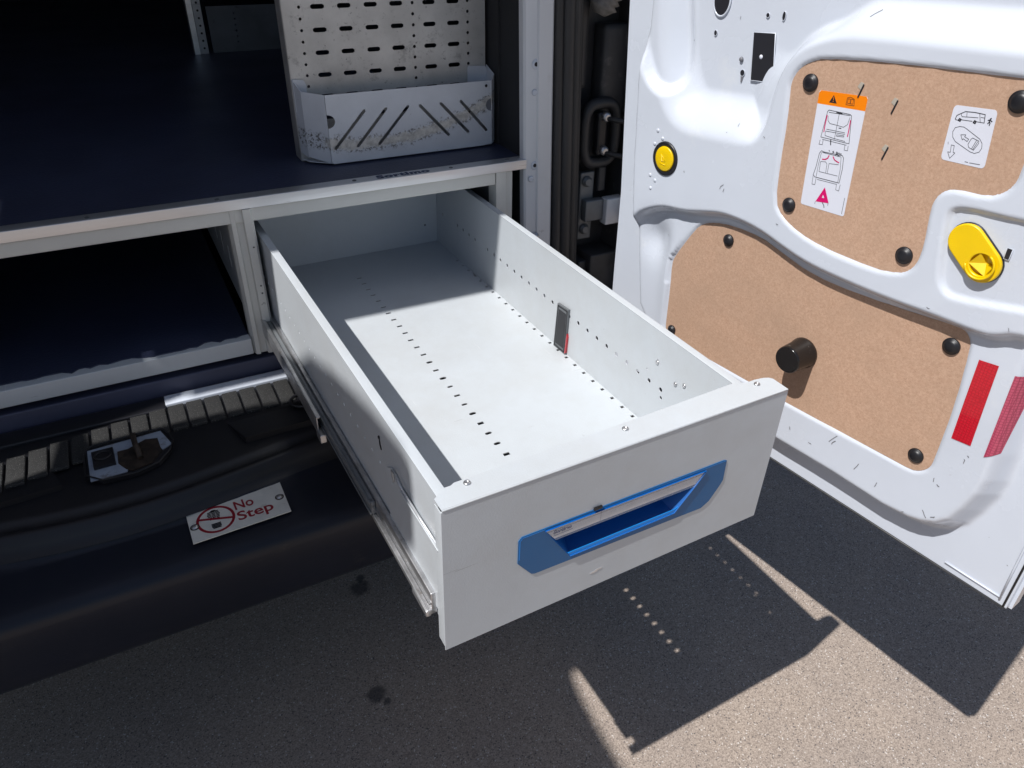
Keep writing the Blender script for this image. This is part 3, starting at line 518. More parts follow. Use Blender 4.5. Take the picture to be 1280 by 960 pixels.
# yellow interior release handle in its oval
(c1a, c1z), (c2a, c2z) = (.1945,1.1275), (.1690,1.1075); hd = .0432
b = MB(); me = flat(slot(-c1a, c1z, -c2a, c2z, .0210, 14), [circ(-c2a-.001, c2z, .0142, 24)], .003, .001); b.addme(me, 0, XY(hd-.0015), True); db('handle_surround', b, black)
b = MB(); cap = slot(-c1a, c1z, -c2a, c2z, .0198, 16); me = flat(cap, [circ(-c2a-.001, c2z, .0142, 24)], .004, .0012); b.addme(me, 0, XY(hd+.002), True)
T = axes((-c2a-.001, c2z, hd-.0025), (1,0,0), (0,1,0), (0,0,1))
b.lathe([(.0146,.0070), (.0138,.003), (.011,.0012), (.001,.0008)], 24, 0, T, caps=False)
b.face([T @ Vector(p) for p in ((-.0135,-.002,.0075), (.008,-.0115,.0075), (.003,.002,.0015))]); b.face([T @ Vector(p) for p in ((-.0135,-.002,.0075), (.003,.002,.0015), (-.004,.0132,.0070))])
b.face([T @ Vector(p) for p in ((.008,-.0115,.0075), (.0138,.003,.0070), (.003,.002,.0015))])
b.tube([T @ Vector((.016*math.cos(t), .016*math.sin(t), .0105)) for t in [R(-170)+R(230)*k/18 for k in range(19)]], .0014, 8)
db('interior_handle', b, yellow)
# openings of the pressed panel: dark cut-outs with folded rims
def cut(name, poly, d, rimw=.0016, c=ink):
    b = MB(); b.addme(flat([(-a, z) for a, z in poly], (), .0006), 0, XY(d+.0006)); 
    b.tube([(-a, z, d+.0006) for a, z in poly], rimw, 6, 1, closed=True); return db(name, b, [c, white])
pd = d_at(.56, 1.28)
cut('latch_opening', D['rect_hole'], d_at(.54,1.27)+.0006, .0008); 
ha, hz = D['holes'][0]; cut('round_opening', circ(ha, hz+.004, .0155, 28, .021), d_at(ha, hz-.01)+.0008, .0016)
for (i, r1, r2) in ((2,.003,.004), (3,.003,.0032), (4,.0028,.0058), (7,.0042,.0046)):
    a, z = D['holes'][i]; cut('punched_hole', circ(a, z, r1, 14, r2), d_at(a, z)+.0005, .0005)
a, z = D['holes'][7]; b = MB(); b.addme(flat([(-a-.002,z-.004), (-a-.001,z-.013), (-a+.001,z-.013), (-a+.003,z-.004)], (), .0004), 0, XY(d_at(a,z)+.001)); db('drain_mark', b, gink)
for i, mm in ((5, stw), (6, gink)):
    a, z = D['holes'][i]; b = MB(); b.lathe([(.0035,0), (.003,.002), (.001,.003)], 12, 0, axes((-a,z,d_at(a,z)+.001), (1,0,0), (0,1,0), (0,0,1))); db('rivet', b, mm)
for (a, z) in ((.706,1.140), (.694,1.130), (.710,1.118), (.706,1.092), (.712,1.066), (.700,1.060), (.708,1.045)):
    b = MB(); d = d_at(a, z); b.lathe([(.0035,-.001), (.003,.0006), (.0012,.0013)], 10, 0, axes((-a,z,d), (1,0,0), (0,1,0), (0,0,1))); db('spot_weld', b, white)
a, z = D['holes'][8]; cut('edge_slot', [(a-.004,z-.006), (a+.002,z-.006), (a+.002,z+.007), (a-.004,z+.007)], d_at(a,z)+.0008, .0006)
# decals that follow the pressing
def drape(name, quad, m, off=.0008, n=6, edge=.0):
    q = [np.array(p) for p in quad]; b = MB(); P = {}
    for i in range(n+1):
        for j in range(n+1):
            u, v = i/n, j/n; p = (q[0]*(1-u)+q[1]*u)*(1-v)+(q[3]*(1-u)+q[2]*u)*v; P[i,j] = (-p[0], p[1], d_at(p[0], p[1])+off)
    for i in range(n):
        for j in range(n): b.face([P[i,j], P[i+1,j], P[i+1,j+1], P[i,j+1]], 0, True)
    return db(name, b, m)
o = drape('red_reflector', D['refl'], red); o['label'] = 'bright red reflector strip'
o = drape('red_reflector', D['refl2'], red2); o['label'] = 'faded crimson reflector strip on the outer edge'
# stickers
def sticker(name, quad, art, strips, d, rnd=.003):
    q = [np.array(p) for p in quad]; b = MB()
    def bil(u, v): p = (q[0]*(1-u)+q[1]*u)*(1-v)+(q[3]*(1-u)+q[2]*u)*v; return (-p[0], p[1])
    r = rnd; L_ = .065; H_ = .15 if abs(q[0][1]-q[3][1]) > .1 else .06
    cor = []
    for (cu, cv_, a0) in ((0,0,180), (1,0,270), (1,1,0), (0,1,90)):
        for k in range(5):
            t = R(a0+90*k/4); uu = cu+(r/L_)*(1 if cu == 0 else -1)+(r/L_)*math.cos(t); vv = cv_+(r/H_)*(1 if cv_ == 0 else -1)+(r/H_)*math.sin(t); cor.append(bil(uu, vv))
    b.addme(flat(cor, (), .0004), 0, XY(d))
    cm = {'k':2, 'm':3, 'w':0, 'o':1, 'g':4}
    e = d+.00035
    for s in strips: b.prism([bil(u, v) for u, v in s], d+.0001, e-.0001, None, 1)
    for key in art:
        for (mm, wd, pts) in D[key]:
            if wd == 0:
                o_ = .00012 if mm in 'ow' else 0; b.prism([(-x, y) for x, y in pts], e, e+.0001+o_, None, cm[mm])
            else: b.line([(-x, y) for x, y in pts], wd*.8, lambda x, y: (x, y, e+.0001), cm[mm])
    return b
b = sticker('warning_sticker', D['st1'], ('art1','art1b'), [[(.0,.02), (.04,.0), (.97,.0), (1,.02), (1,.113), (.0,.110)]], zu+.0013)
T = axes((-.394,1.1805,zu+.0017), (.97,-.12,0), (.12,.99,0), (0,0,1)); b.addme(text('+ 90\u00b0', .0065, .0001), 2, T)
db('warning_sticker', b, [stw, org, ink, mag, gink])
db('instruction_sticker', sticker('instruction_sticker', D['st2'], ('art2',), [], zu+.0013, .005), [stw, org, ink, mag, gink])
# burrs pushed through the upper board
for (a, z) in D['burr']:
    b = MB(); b.prism([(-a-.001,z-.011), (-a+.0006,z-.012), (-a+.0045,z+.004), (-a+.003,z+.005)], zu+.0008, zu+.0022, None, 0)
    b.prism([(-a-.004,z+.001), (-a+.001,z-.002), (-a+.004,z+.006), (-a-.001,z+.007)], zu+.0008, zu+.0018, None, 1); db('splinter', b, [ink, floor_m])
# scuffs and chips on the paint
rs = random.Random(3); b = MB()
def scuff(a, z, l, ang, wd):
    pts = []; 
    for k in range(4): t = k/3; pts.append((a+l*(t-.5)*math.cos(ang)+rs.uniform(-.0008,.0008), z+l*(t-.5)*math.sin(ang)+rs.uniform(-.0008,.0008)))
    b.line(pts, wd, lambda x, y: (-x, y, d_at(x, y)+.0006), 0)
for (a, z, l, an, wd) in ((.287,.775,.019,2.1,.0009), (.284,.770,.010,2.1,.0012), (.240,.752,.014,1.9,.0009), (.130,.742,.010,.8,.0012), (.395,1.345,.012,2.3,.0010), (.57,1.02,.004,1.3,.001), (.135,.80,.007,1.5,.001), (.127,.795,.004,.5,.0012),
    (.56,1.09,.010,2.2,.0008), (.555,1.085,.006,1.8,.0008), (.32,.745,.006,.4,.001), (.36,.75,.004,1.,.0012), (.205,.742,.008,1.7,.0009), (.118,.745,.006,2.4,.0012), (.11,.85,.006,1.4,.0009)): scuff(a, z, l, an, wd)
for k in range(60):
    a = rs.uniform(.02,.80); z = rs.uniform(.68,1.34)
    if sdf(lowb, np.array([a]), np.array([z]))[0] < .004 or sdf(upb, np.array([a]), np.array([z]))[0] < .004: continue
    scuff(a, z, rs.uniform(.0012,.005), rs.uniform(0,3.1), rs.uniform(.0005,.0011))
tag(db('scuff_marks', b, scuff_m, False), kind='stuff')

# ------------------------------------------------------------------ left rear door, unseen on the left; odd outline shaped to cast the shadow
def unproj(yp, zp, xa=-1.14):                                        # silhouette as the sun throws it, carried back up to the door
    t = -xa/.6069; return (yp-.1408*t, zp+t)
sil = [(.02,-1.4), (.02,-.30), (-.045,-.16), (-.050,.0), (.045,.03), (.045,.085), (-.022,.105), (-.035,.20), (-.055,.35), (-.09,.55), (-.12,.66), (-.125,.735), (-.145,.765), (-.172,.787), (-.25,.845), (-.39,.897), (-.559,.942), (-.66,.958), (-.688,.950), (-.692,.90), (-.688,.82), (-.66,.785), (-.60,.765), (-.566,.745), (-.555,.728), (-.565,.712), (-.62,.694), (-.70,.684), (-.80,.676), (-.90,.672), (-.92,-1.25), (-.90,-1.4)]
b = MB(); pl = [unproj(*p) for p in sil]; TS = axes((-1.14,0,0), (0,1,0), (0,0,1), (1,0,0)); TS[1][2] = .1408/.6069; TS[2][2] = -1/.6069
b.prism(pl, -.012, .012, TS)
o = vb('rear_door', b, white); o['label'] = 'unseen left rear door opened wide, outline shaped to cast its shadow'

# ------------------------------------------------------------------ storage cabinet built into the van
cab = empty('storage_cabinet', (0,.02,.66))
tag(cab, 'low pale grey storage cabinet with black deck and aluminium edge across the van floor', 'cabinet')
def cb(name, b, mats, parent=None):
    o = b.build(name, mats, parent or cab)
    if parent is None: o.location = (0,-.02,-.66)
    return o
b = MB(); b.box(-1.12, .555, .024, 2.95, .993, 1.0055, bev=.001); cb('deck', b, vinyl)
b = MB(); b.box(-1.12, .5365, .0, .0255, 1.0055, 1.0085, bev=.0008); b.box(-1.12, .5365, -.003, .0, .990, 1.0085, bev=.0008); trim = cb('edge_trim', b, alu)
txt = text('Sortimo', .0250, .0014, 0, .00004, 1.12)
xs = [v.co.x for v in txt.vertices]; ww = max(xs)-min(xs)
b = MB(); T = axes((.2300,.0045,1.0088), (.104/ww,0,0), (0,.92,0), (0,0,1)) ; b.addme(txt, 0, T); b.build('trim_lettering', navy, trim)
for (x, y) in ((-.250,.008), (-.0523,.010), (.1875,.0118), (.3777,.010), (.500,.0117)):
    b = MB(); b.lathe([(.0040,0), (.0040,.0005), (.003,.0010), (.0016,.0004)], 12, 0, XY(1.0086) @ Matrix.Translation((x,y,0))); b.build('trim_screw', dimgrey, trim)
for (x) in (-.0612, .0085):
    b = MB(); b.addme(flat(circ(x, .0265, .0075, 14, .003), (), .0008), 0, XY(1.0064)); b.build('deck_notch', ink, trim)
b = MB(); b.box(-1.12, .469, .001, .028, .9655, .9898, bev=.0015); cb('top_rail', b, beige)
b = MB()   # left post: folded channel with a lip
b.prism([(-.0430,.012), (-.0385,.0), (-.0315,-.0015), (-.0300,.004), (-.0190,.004), (-.0175,-.004), (-.0050,-.005), (-.0010,.0), (-.0010,.035), (-.0430,.035)], .7045, .9895, None, 0); post = cb('post', b, beige)
b = MB()
for z in (.76, .83, .845, .92): b.lathe([(.0016,0), (.0014,.0004)], 8, 0, axes((-.0095,-.0052,z), (1,0,0), (0,0,1), (0,-1,0)))
tag(b.build('post_holes', ink, post), kind='stuff')
b = MB(); b.prism([(.4705,.0), (.4920,.0), (.4935,.004), (.5070,.002), (.5070,.035), (.4705,.035)], .6930, .9895, None, 0); cb('post', b, beige)
b = MB(); b.prism([(-.62,.0), (-.585,.0), (-.585,.035), (-.62,.035)], .7045, .9653, None, 0); cb('post', b, beige)
b = MB(); b.box(-1.12, -.044, .0, .022, .7075, .7395, bev=.0015); b.box(.0, .47, .010, .03, .694, .716, bev=.0015); cb('bottom_rail', b, grey)
b = MB(); rs = random.Random(5); x = -1.1      # ragged end of the floor covering where it laps on to the rail
top = []
while x < -.046:
    dy = .0215-.012*max(0, rs.random()-.55)*(1 if -.36 < x < -.06 else .3)*2.2; 
    if -.235 < x < -.165: dy = .0085+rs.random()*.003
    top.append((x, dy)); x += rs.uniform(.005,.016)
b.prism(top+[(-.046,.022), (-.046,2.4), (-1.1,2.4)], .7385, .7415); cb('compartment_floor', b, vinyl)
b = MB()
b.addme(flat([(.036,.74), (1.2,.74), (1.2,.988), (.036,.988)], [slot(.12+.09*k,.80,.12+.09*k,.84,.006) for k in range(6)]+[slot(.12+.09*k,.90,.12+.09*k,.94,.006) for k in range(6)], .0015), 0, YZ(-.030)); cb('divider', b, grey)
b = MB(); b.box(.484, .488, .036, 1.9, .70, .988); b.box(-.0085,-.0065,.036,1.9,.70,.988); b.box(-.02, .488, 1.9, 1.91, .70, .988); b.box(-1.12,-.03,2.40,2.41,.70,.988); b.box(-.007,.485,.03,1.9,.6945,.698); cb('cabinet_shell', b, dimgrey)
b = MB(); b.box(.4700, .4800, -.10, .60, .745, .775, bev=.002); cb('slide_rail', b, steel)

# ------------------------------------------------------------------ pulled-out drawer
dr = empty('drawer', (0,0,.707)); dr.rotation_euler = Euler((R(.973), R(.468), R(1.641)), 'XYZ')
tag(dr, 'long light grey metal drawer pulled out over the ground, blue recessed handle in its front', 'drawer')
YF, YBk, ZF, ZT, XR, XL = -.7759, .236, .0525, .2247, .4437, .0056
def rb(name, b, mats, parent=None): return b.build(name, mats, parent or dr)
py = [.1208-.02875*k for k in range(27)]
big = {13:.0045, 15:.0052, 16:.0042, 18:.0042, 19:.0050, 21:.0046, 22:.0048}
holes = []
for k, y in enumerate(py):
    x = .2108-.0001*k*.9+.0005*math.sin(k*1.7)
    if k in big and k > 9: holes.append([(x+px_*1., y+py_) for px_, py_ in slot(-.003,.0003,.003,.0006, big[k]*.62+.0003*math.sin(k*3), 4)])
    else: holes.append(rect(x, y, .0106, .0050+.0014*(k > 17)))
for k in range(26):
    if k == 3: holes.append([(.4365,.021), (.4415,.022), (.4415,.040), (.4375,.040), (.4385,.032), (.4360,.029)]); continue
    holes.append(rect(.4375, .1143-.0288*k, .0065, .0058))
b = MB(); b.addme(flat([(XL+.001,YF+.004), (XR,YF+.004), (XR,YBk), (XL+.001,YBk)], holes, .0014), 0, XY(ZF)); rb('drawer_floor', b, grey)
# right side: sheet with hole row, folded top
hr = [circ(.1232-.0288*k, .1320+.00004*k, .0040, 8) for k in range(26) if k not in (4,15)]
hr += [circ(-.5812,.1775,.0018,8), circ(-.62,.08,.0034,8), circ(-.655,.11,.0034,8), circ(-.60,.12,.0030,8), circ(-.56,.15,.0018,8)]
b = MB(); b.addme(flat([(YF+.004,.030), (YBk,.030), (YBk,ZT), (YF+.004,ZT)], hr, .0014), 0, YZ(XR))
b.box(XR-.0007, .4555, YF+.004, YBk, ZT-.0012, ZT+.0006, bev=.0005); b.box(.4548,.4560,YF+.004,YBk,ZT-.02,ZT,bev=.0004); rb('side_panel', b, grey)
lh = [circ(.1232-.0288*k, .1355, .0026, 8) for k in range(26)]
b = MB(); b.addme(flat([(YF+.002,.028), (YBk,.028), (YBk,ZT), (YF+.014,ZT)], lh, .0014), 0, YZ(XL))
b.box(XL-.0007, .0180, YF+.010, YBk, ZT-.0012, ZT+.0006, bev=.0005); b.box(.0168,.0180,YF+.010,YBk,ZT-.012,ZT,bev=.0004); rb('side_panel', b, grey)
b = MB(); b.addme(flat([(XL+.001,ZF), (XR-.001,ZF), (XR-.001,.218), (XL+.001,.218)], [circ(.4128,.0968,.0022,10), circ(.04,.0968,.0022,10)], .0014), 0, XZ(YBk-.001))
b.box(XL+.001, XR-.001, YBk-.004, YBk-.0005, .2150, .2185, bev=.0005); rb('back_panel', b, grey)
for yy, zz in ((.2,.13), (-.5812,.1735), (-.6448,.1694), (-.6266,.1613)):
    r = screw_mesh(.0036, 0, axes((XR-.0008,yy,zz), (0,0,1), (0,-1,0), (-1,0,0))); rb('side_screw', r, steel)
# front panel
hop = D['h_open']; ho = [(x, z) for x, _, z in hop]
hout = [(x, z) for x, _, z in D['handle']]
b = MB()
Tf = axes((0,YF+.0007,0), (1,0,0), (0,0,1), (0,-1,0))
inner_cut = [(.128,.1395), (.3790,.1360), (.3630,.1140), (.3345,.0770), (.1665,.0765)]
b.addme(flat([(0,-.001), (.500,.000), (.500,ZT-.003), (.497,ZT), (.003,ZT), (0,ZT-.003)], [inner_cut], .0014), 0, Tf)
led = [(.0005,YF), (.4995,YF), (.4995,-.748), (.4960,-.7435), (.4890,-.7405), (.4740,-.7385), (.4600,-.7390), (.4430,-.7320), (.281,-.7375), (.030,-.7428), (.0250,-.7455), (.0140,-.7455), (.0110,-.7500), (.0020,-.7560), (.0005,-.757)]
b.addme(flat(led, (), .0012), 0, XY(ZT+.0009))
b.tube([(.001,YF+.0008,ZT-.0002), (.25,YF+.0008,ZT-.0002), (.499,YF+.0008,ZT-.0002)], .0016, 8)
b.box(.4986, .5000, YF+.001, -.745, .004, ZT, bev=.0005); b.box(.0, .0014, YF+.001, YF+.018, .004, ZT-.004, bev=.0004)
b.box(.03, .47, -.7425, -.7412, ZF, ZT-.001); b.box(.002,.498,YF+.0015,YF+.02,.0,.0014)
fp = rb('front_panel', b, grey)
for (x, y) in ((.0425,-.7500), (.2543,-.7490), (.4696,-.7485)):
    r = screw_mesh(.0043, 0, XY(ZT+.0014) @ Matrix.Translation((x,y,0))); r.build('front_screw', steel, fp)
# dents low on the panel
b = MB(); b.addme(flat(circ(.2110,.0268,.0060,14,.0014), (), .0004), 0, axes((0,YF-.0003,0), (1,0,0), (0,0,1), (0,-1,0))); b.addme(flat(circ(.2180,.0290,.0055,14,.0013), (), .0004), 0, axes((0,YF-.0003,0), (1,0,0), (0,0,1), (0,-1,0))); b.build('paint_chip', alu, fp)
# handle: frame, bucket, label strip
hd_ = empty('handle'); hd_.parent = dr
Th = axes((0,YF-.0002,0), (1,0,0), (0,0,1), (0,-1,0))
op = [(.1298,.1383), (.3768,.1350), (.3614,.1140), (.3327,.0791), (.1687,.0786)]
outp = [(.0949,.1370), (.0990,.1418), (.1304,.1418), (.4080,.1400), (.4125,.1380), (.4138,.1040), (.4100,.0960), (.3953,.0732), (.3830,.0655), (.1195,.0715), (.1149,.0735), (.0951,.1000)]
b = MB(); b.addme(flat(outp, [op], .0012, .0002), 0, Th); b.build('handle_frame', blue, hd_)
b = MB()
yo = YF-.0010
def rimline(pts, w_, m=0): b.line(pts, w_, lambda x, z: (x, yo-.0002, z), m)
rimline([(.0965,.1060), (.0965,.1362), (.1000,.1402), (.1300,.1402)], .0016)
bd_ = YF+.030
O = [(x, YF-.003, z) for x, z in op]
# lower sill of the bucket, bevel at the right: sunlit edges painted in brighter blue
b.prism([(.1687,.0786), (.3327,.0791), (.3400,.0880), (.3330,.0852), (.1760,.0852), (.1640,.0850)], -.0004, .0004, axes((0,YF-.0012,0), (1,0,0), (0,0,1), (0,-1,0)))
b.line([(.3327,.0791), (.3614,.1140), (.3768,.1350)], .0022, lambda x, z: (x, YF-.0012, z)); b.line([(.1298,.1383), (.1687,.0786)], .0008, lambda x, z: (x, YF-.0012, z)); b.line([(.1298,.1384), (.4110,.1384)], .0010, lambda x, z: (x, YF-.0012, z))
b.build('handle_lit_edge', blue_lit, hd_)
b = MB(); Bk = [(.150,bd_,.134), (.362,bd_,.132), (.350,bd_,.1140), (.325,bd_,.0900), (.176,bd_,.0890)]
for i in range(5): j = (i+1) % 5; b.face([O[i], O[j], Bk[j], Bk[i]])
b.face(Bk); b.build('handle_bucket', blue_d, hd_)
b = MB(); sp = [(.1315,.1366), (.3740,.1336), (.3622,.1172), (.1440,.1196)]
b.addme(flat(sp, (), .0008), 0, axes((0,YF-.0010,0), (1,0,0), (0,0,1), (0,-1,0)))
b.line([(.134,.1335), (.3715,.1308)], .0007, lambda x, z: (x, YF-.0016, z), 1); b.line([(.210,.1362), (.2105,.119)], .0006, lambda x, z: (x, YF-.0016, z), 1)
t1 = text('Sortimo', .0092, .00055, .15, .00004, 1.0); xs = [v.co.x for v in t1.vertices]; ww = max(xs)-min(xs)
b.addme(t1, 2, axes((.1420,YF-.0016,.1275), (.026/ww,0,0), (.0,0,.80), (0,-1,0)))
b.line([(.1435,.1247), (.1520,.1247)], .0009, lambda x, z: (x, YF-.0016, z), 2); b.line([(.1530,.1248), (.1690,.1248)], .0009, lambda x, z: (x, YF-.0016, z), 2)
b.build('label_strip', [paper, gink, navy2], hd_)
b = MB(); b.addme(flat([(.1305,.1374), (.3750,.1344), (.3616,.1150), (.1455,.1176)], (), .0006), 0, axes((0,YF-.0022,0), (1,0,0), (0,0,1), (0,-1,0))); b.build('label_cover', clear, hd_)
b = MB(); b.box(.198, .210, YF-.0035, YF-.0005, .1415, .1455, bev=.0008); b.build('label_tab', gloss_black, hd_)
# clip standing in the right wall
Tc = axes((XR-.0010,0,0), (0,-1,0), (0,0,1), (-1,0,0))
b = MB(); q = [(.3039,.1435), (.3396,.1462), (.3375,.0540), (.2990,.0535)]
b.prism(q, 0, .004, Tc); b.line([(.3070,.140), (.3365,.1420), (.3350,.0580), (.3030,.0575), (.3070,.140)], .003, lambda x, z: tuple(Tc @ Vector((x, z, .0046))), 1); b.prism([(.310,.134), (.333,.135), (.332,.064), (.306,.063)], .004, .0046, Tc, 1)
b.prism([(.3396,.098), (.3415,.090), (.3400,.058), (.3370,.056)], 0, .0042, Tc, 2); rb('divider_clip', b, [dimgrey, black, red])
# slide: telescopic members under the left side
b = MB(); b.box(-.0100, -.0040, -.56, .30, .0420, .0640, bev=.0015); b.box(-.0125,-.0100,-.56,.30,.0420,.0445,bev=.0006); b.box(-.0125,-.0100,-.56,.30,.0615,.0640,bev=.0006); rb('slide_middle', b, dimgrey)
b = MB(); b.box(-.0200, -.0135, -.345, .30, .0350, .0385, bev=.0008); b.box(-.0200,-.0180,-.345,.30,.0350,.0680,bev=.0006); b.box(-.0200,-.0135,-.345,.30,.0650,.0680,bev=.0008); b.box(-.0215,-.0120,-.362,-.340,.0290,.0440,bev=.0015); rb('slide_outer', b, steel)
b = MB(); b.box(-.0035, .0040, -.745, .23, .0400, .0680, bev=.0015); b.box(-.0090, .0040, -.745, .20, .0330, .0410, bev=.001); b.box(-.0105,-.0035,-.745,-.70,.030,.040,bev=.002)
b.box(-.0062, -.0035, -.745, .2, .0500, .0530); rb('slide_inner', b, steel)
b = MB(); b.box(.457, .464, -.745, .23, .040, .068, bev=.0015); rb('slide_inner', b, steel)
# reinforcement plate with its bent top edge, and the strap
b = MB(); b.addme(flat([(-.764,.045), (-.600,.045), (-.600,.150), (-.618,.164), (-.636,.164), (-.655,.1555), (-.764,.1555)], [circ(-.7005,.150,.0014,8), circ(-.753,.0959,.0016,8), circ(-.62,.14,.002,8), circ(-.69,.07,.0016,8)], .0016), 0, YZ(XL-.0022))
b.box(-.0010, .0040, -.764, -.655, .1545, .1570, bev=.0006); rb('corner_plate', b, grey)
b = MB(); b.tube([(.0015,-.6285,.1500), (.0000,-.6290,.1690), (-.0010,-.6400,.1735), (-.0010,-.6550,.1660), (.0010,-.7000,.1590), (.0030,-.7640,.1560)], .0017, 6); rb('wire_strap', b, alu)
b = MB(); b.tube([(.0042,-.5754,.1812), (.0040,-.5775,.1710), (.0042,-.5810,.1650)], .0009, 6); b.lathe([(.0026,0), (.0020,.0015)], 10, 0, axes((XL-.001,-.5750,.181), (0,0,1), (0,-1,0), (-1,0,0))); rb('catch', b, black)

# ------------------------------------------------------------------ perforated panel standing on the deck
pp = empty('perforated_panel', (.33,.19,1.0055)); PI_ = (-.33,-.19,-1.0055)
tag(pp, 'tall grimy galvanised perforated panel standing on the black deck behind the pale bin', 'panel')
hs_ = []
for x in (.1635, .3772, .4912):
    for k in range(-22, 12):
        hs_.append(circ(x, 1.2775-.0192*k, .0028 if x < .2 else .0031, 8))
for x in (.1965, .2452, .2952, .3447, .4103, .4600):
    for k in range(-11, 6):
        hs_.append(slot(x-.0090, 1.2775-.0385*k, x+.0090, 1.2775-.0385*k, .0040, 3))
b = MB(); b.addme(flat([(.1329,1.0065), (.5290,1.0065), (.5290,1.72), (.1329,1.72)], hs_, .0016), 0, XZ(.172)); o = b.build('perforated_sheet', perf, pp); o.location = PI_
for q in (.1318, .5283): b = MB(); b.box(q, q+.0015, .173, .215, 1.0065, 1.72, bev=.0005); o = b.build('folded_edge', perf, pp); o.location = PI_

# ------------------------------------------------------------------ bin hung low on the panel
bn = empty('storage_bin', (.33,.145,1.0055)); BI = (-.33,-.145,-1.0055)
tag(bn, 'chipped pale blue-white metal bin with slanted slots, at the foot of the perforated panel', 'bin')
zb, zt = 1.0095, 1.1355
sls = [((.2497,1.1025), (.1880,1.0385)), ((.2928,1.1023), (.2320,1.0385)), ((.3375,1.1024), (.2750,1.0380)), ((.3630,1.1020), (.4210,1.0400)), ((.4068,1.1020), (.4645,1.0415)), ((.4500,1.1025), (.5060,1.0405))]
hl = [slot(a[0], a[1], c[0], c[1], .0031, 4) for a, c in sls]
halfL = [(.1778+.0145*math.cos(t), 1.0885+.0125*math.sin(t)) for t in [R(-90)+R(180)*k/10 for k in range(11)]]
halfR = [(.5178+.0125*math.cos(t), 1.0905+.0125*math.sin(t)) for t in [R(90)+R(180)*k/10 for k in range(11)]]
outer = [(.1815,zb), (.5000,zb+.0), (.5178,zb+.003)]+list(reversed(halfR))+[(.5178,1.1375), (.1778,1.1365)]+list(reversed(halfL))+[(.1778,zb+.004)]
b = MB(); b.addme(flat(outer, hl, .0014), 0, XZ(.120)); o = b.build('bin_front', tray, bn); o.location = BI
b = MB()
def strip(x0, y0, x1, y1, z0a, z0b, z1a, z1b, holes_=()):
    L_ = math.hypot(x1-x0, y1-y0); ux, uy = (x1-x0)/L_, (y1-y0)/L_
    T = axes((x0,y0,0), (ux,uy,0), (0,0,1), (uy,-ux,0)); b.addme(flat([(0,z0a), (L_,z0b), (L_,z1b), (0,z1a)], holes_, .0014), 0, T)
strip(.1425,.150,.1772,.1205, 1.020,zb+.001, 1.140,1.1367); strip(.1335,.171,.1425,.150, 1.024,1.018, 1.158,1.140)
o = b.build('bin_side', tray, bn); o.location = BI; b = MB()
strip(.5184,.1205,.5310,.135, zb+.003,1.014, 1.1376,1.146); strip(.5310,.135,.5310,.171, 1.014,1.020, 1.146,1.158)
o = b.build('bin_side', tray, bn); o.location = BI
# curled tabs at the back of each end
for (xa, xb) in ((.1335,.158), (.487,.531)):
    b = MB(); b.addme(flat([(xa,1.10), (xb,1.10), (xb,1.148), (xb-.004,1.156), (xa+.002,1.158), (xa,1.155)], (), .0014), 0, XZ(.168)); o = b.build('bin_tab', tray, bn); o.location = BI
b = MB(); b.addme(flat([(.1335,.170), (.1425,.150), (.1790,.121), (.5180,.121), (.531,.135), (.531,.170)], (), .0014), 0, XY(zb+.001)); o = b.build('bin_base', tray, bn); o.location = BI
b = MB(); b.lathe([(.0030,0), (.0022,.0012)], 10, 0, axes((.506,.1188,1.128), (1,0,0), (0,0,1), (0,-1,0))); o = b.build('bin_rivet', ink, bn); o.location = BI

# ------------------------------------------------------------------ rack upright far inside the van
rk = empty('rack_upright', (.14,1.41,1.0055)); RI = (-.14,-1.41,-1.0055)
tag(rk, 'dim metal rack upright and grey plate far inside the dark cargo space', 'rack')
b = MB(); b.prism([(.108,1.40), (.124,1.398), (.1265,1.405), (.150,1.405), (.150,1.44), (.108,1.44)], 1.0056, 2.2)
o = b.build('upright', alu, rk); o.location = RI
hb_ = MB()
for k in range(16): hb_.lathe([(.0035,0), (.003,.0006)], 8, 0, axes((.139,1.4045,1.022+.0215*k), (1,0,0), (0,0,1), (0,-1,0)))
o = hb_.build('upright_holes', ink, rk); o.location = RI; o['kind'] = 'stuff'
b = MB(); b.addme(flat([(.1643,1.0062), (.440,1.0062), (.440,1.139), (.1643,1.139)], [circ(.245,1.035+.0165*k,.0028,8) for k in range(6)], .002), 0, XZ(1.41)); o = b.build('back_plate', dimgrey, rk); o.location = RI

# ------------------------------------------------------------------ no step sign on the bumper
sg = empty('warning_sign', (-.148,-.312,.6035)); 
tag(sg, 'small white No Step sign with a red crossed-out footprint, screwed to the dark bumper top', 'sign')
S = D['sg']; 
def g2(p): return Vector((p[0]+.148, p[1]+.312))
c0, c1_, c2_, c3 = [g2(p) for p in S[:4]]
b = MB(); b.addme(flat([tuple(c3), tuple(c2_), tuple(c1_), tuple(c0)], (), .0012, .0002), 0, XY(.0008)); b.build('sign_plate', signw, sg)
ux = ((c1_-c0)+(c2_-c3)).normalized(); uy = Vector((-ux.y, ux.x)); Wd = ((c1_-c0).length+(c2_-c3).length)/2; Hh = ((c0-c3).length+(c1_-c2_).length)/2
Ts = axes((*((c3)),.0018), (ux.x,ux.y,0), (uy.x,uy.y,0), (0,0,1))
def sl_(u, v): return Ts @ Vector((u*Wd, v*Hh, 0))
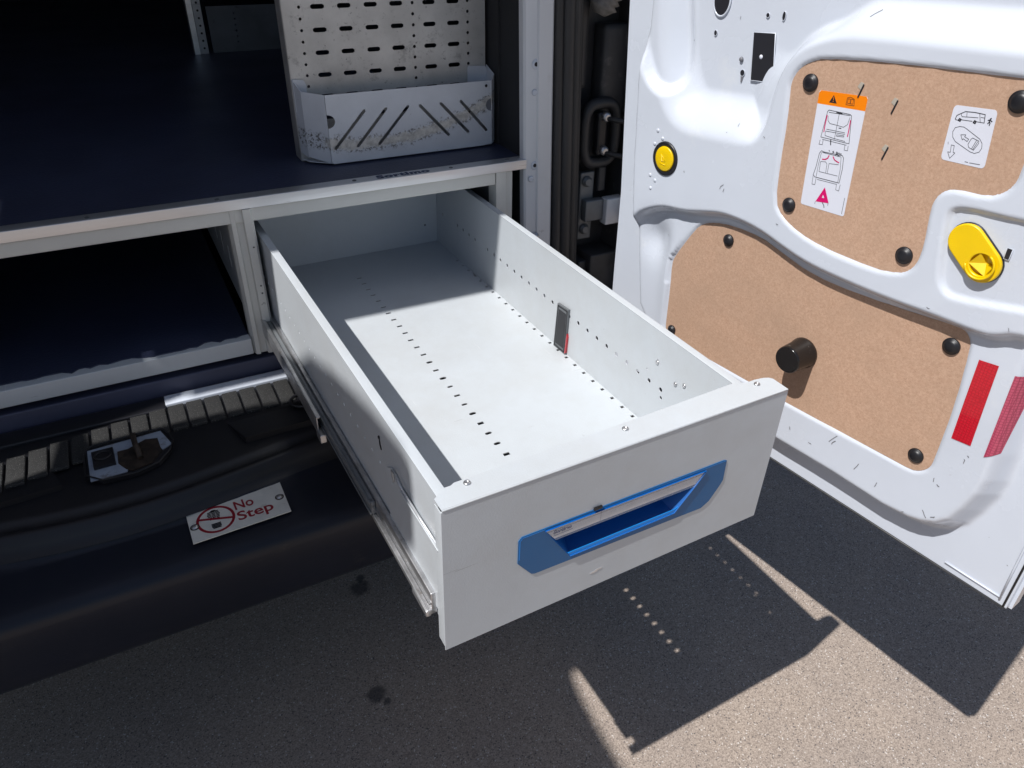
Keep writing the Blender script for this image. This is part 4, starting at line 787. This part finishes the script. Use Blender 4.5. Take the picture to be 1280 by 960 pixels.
b = MB(); cu_, cv_ = .272, .48
rc = circ(cu_*Wd, cv_*Hh, .0295, 40, .0320); ri = circ(cu_*Wd, cv_*Hh, .0252, 40, .0277)
b.addme(flat(rc, [ri], .0003), 0, Ts)
b.prism([(cu_*Wd-.0265,cv_*Hh+.0085), (cu_*Wd-.0250,cv_*Hh+.0125), (cu_*Wd+.0265,cv_*Hh-.0065), (cu_*Wd+.0250,cv_*Hh-.0105)], .0001, .0004, Ts)
def words(s, u, v, h, wdt):
    me_ = text(s, h, .0005, 0, .0001, 1.0); xs = [q.co.x for q in me_.vertices]; k = wdt/(max(xs)-min(xs))
    b.addme(me_, 0, Ts @ axes((u*Wd, v*Hh, 0), (k,0,0), (0,1,0), (0,0,1)))
words('No', .475, .56, .0300, .0300); words('Step', .475, .22, .0300, .0560)
b.build('sign_lettering', signr, sg)
b = MB()
for i in range(6):
    for j in range(3):
        yy = .0195-.0035*i; hw = .0105*(1-.25*abs(i-2)/3); x0 = cu_*Wd-.001+(j-1)*hw*.66
        b.prism([(x0-hw*.29,cv_*Hh+yy-.0012), (x0+hw*.29,cv_*Hh+yy-.0012+.0006), (x0+hw*.29,cv_*Hh+yy+.0012+.0006), (x0-hw*.29,cv_*Hh+yy+.0012)], .0, .0002, Ts)
b.prism([(x, y) for x, y in circ(cu_*Wd-.0005, cv_*Hh+.0215, .0045, 10, .0025)], 0, .0002, Ts)
for i in range(4): yy = -.0105-.0032*i; b.prism(rect(cu_*Wd-.0015, cv_*Hh+yy, .0145-.001*max(0,i-2)*2, .0026), 0, .0002, Ts)
b.build('footprint', ink, sg)
for (u, v) in ((.058,.44), (.947,.52)):
    b = MB(); b.lathe([(.0072,0), (.0070,.0004), (.0050,.0005)], 16, 1, Ts @ Matrix.Translation((u*Wd, v*Hh, 0))); b.lathe([(.0055,0), (.0052,.0012), (.0035,.0026), (.0012,.0031)], 16, 0, Ts @ Matrix.Translation((u*Wd, v*Hh, 0))); b.build('sign_screw', [steel, rust], sg)
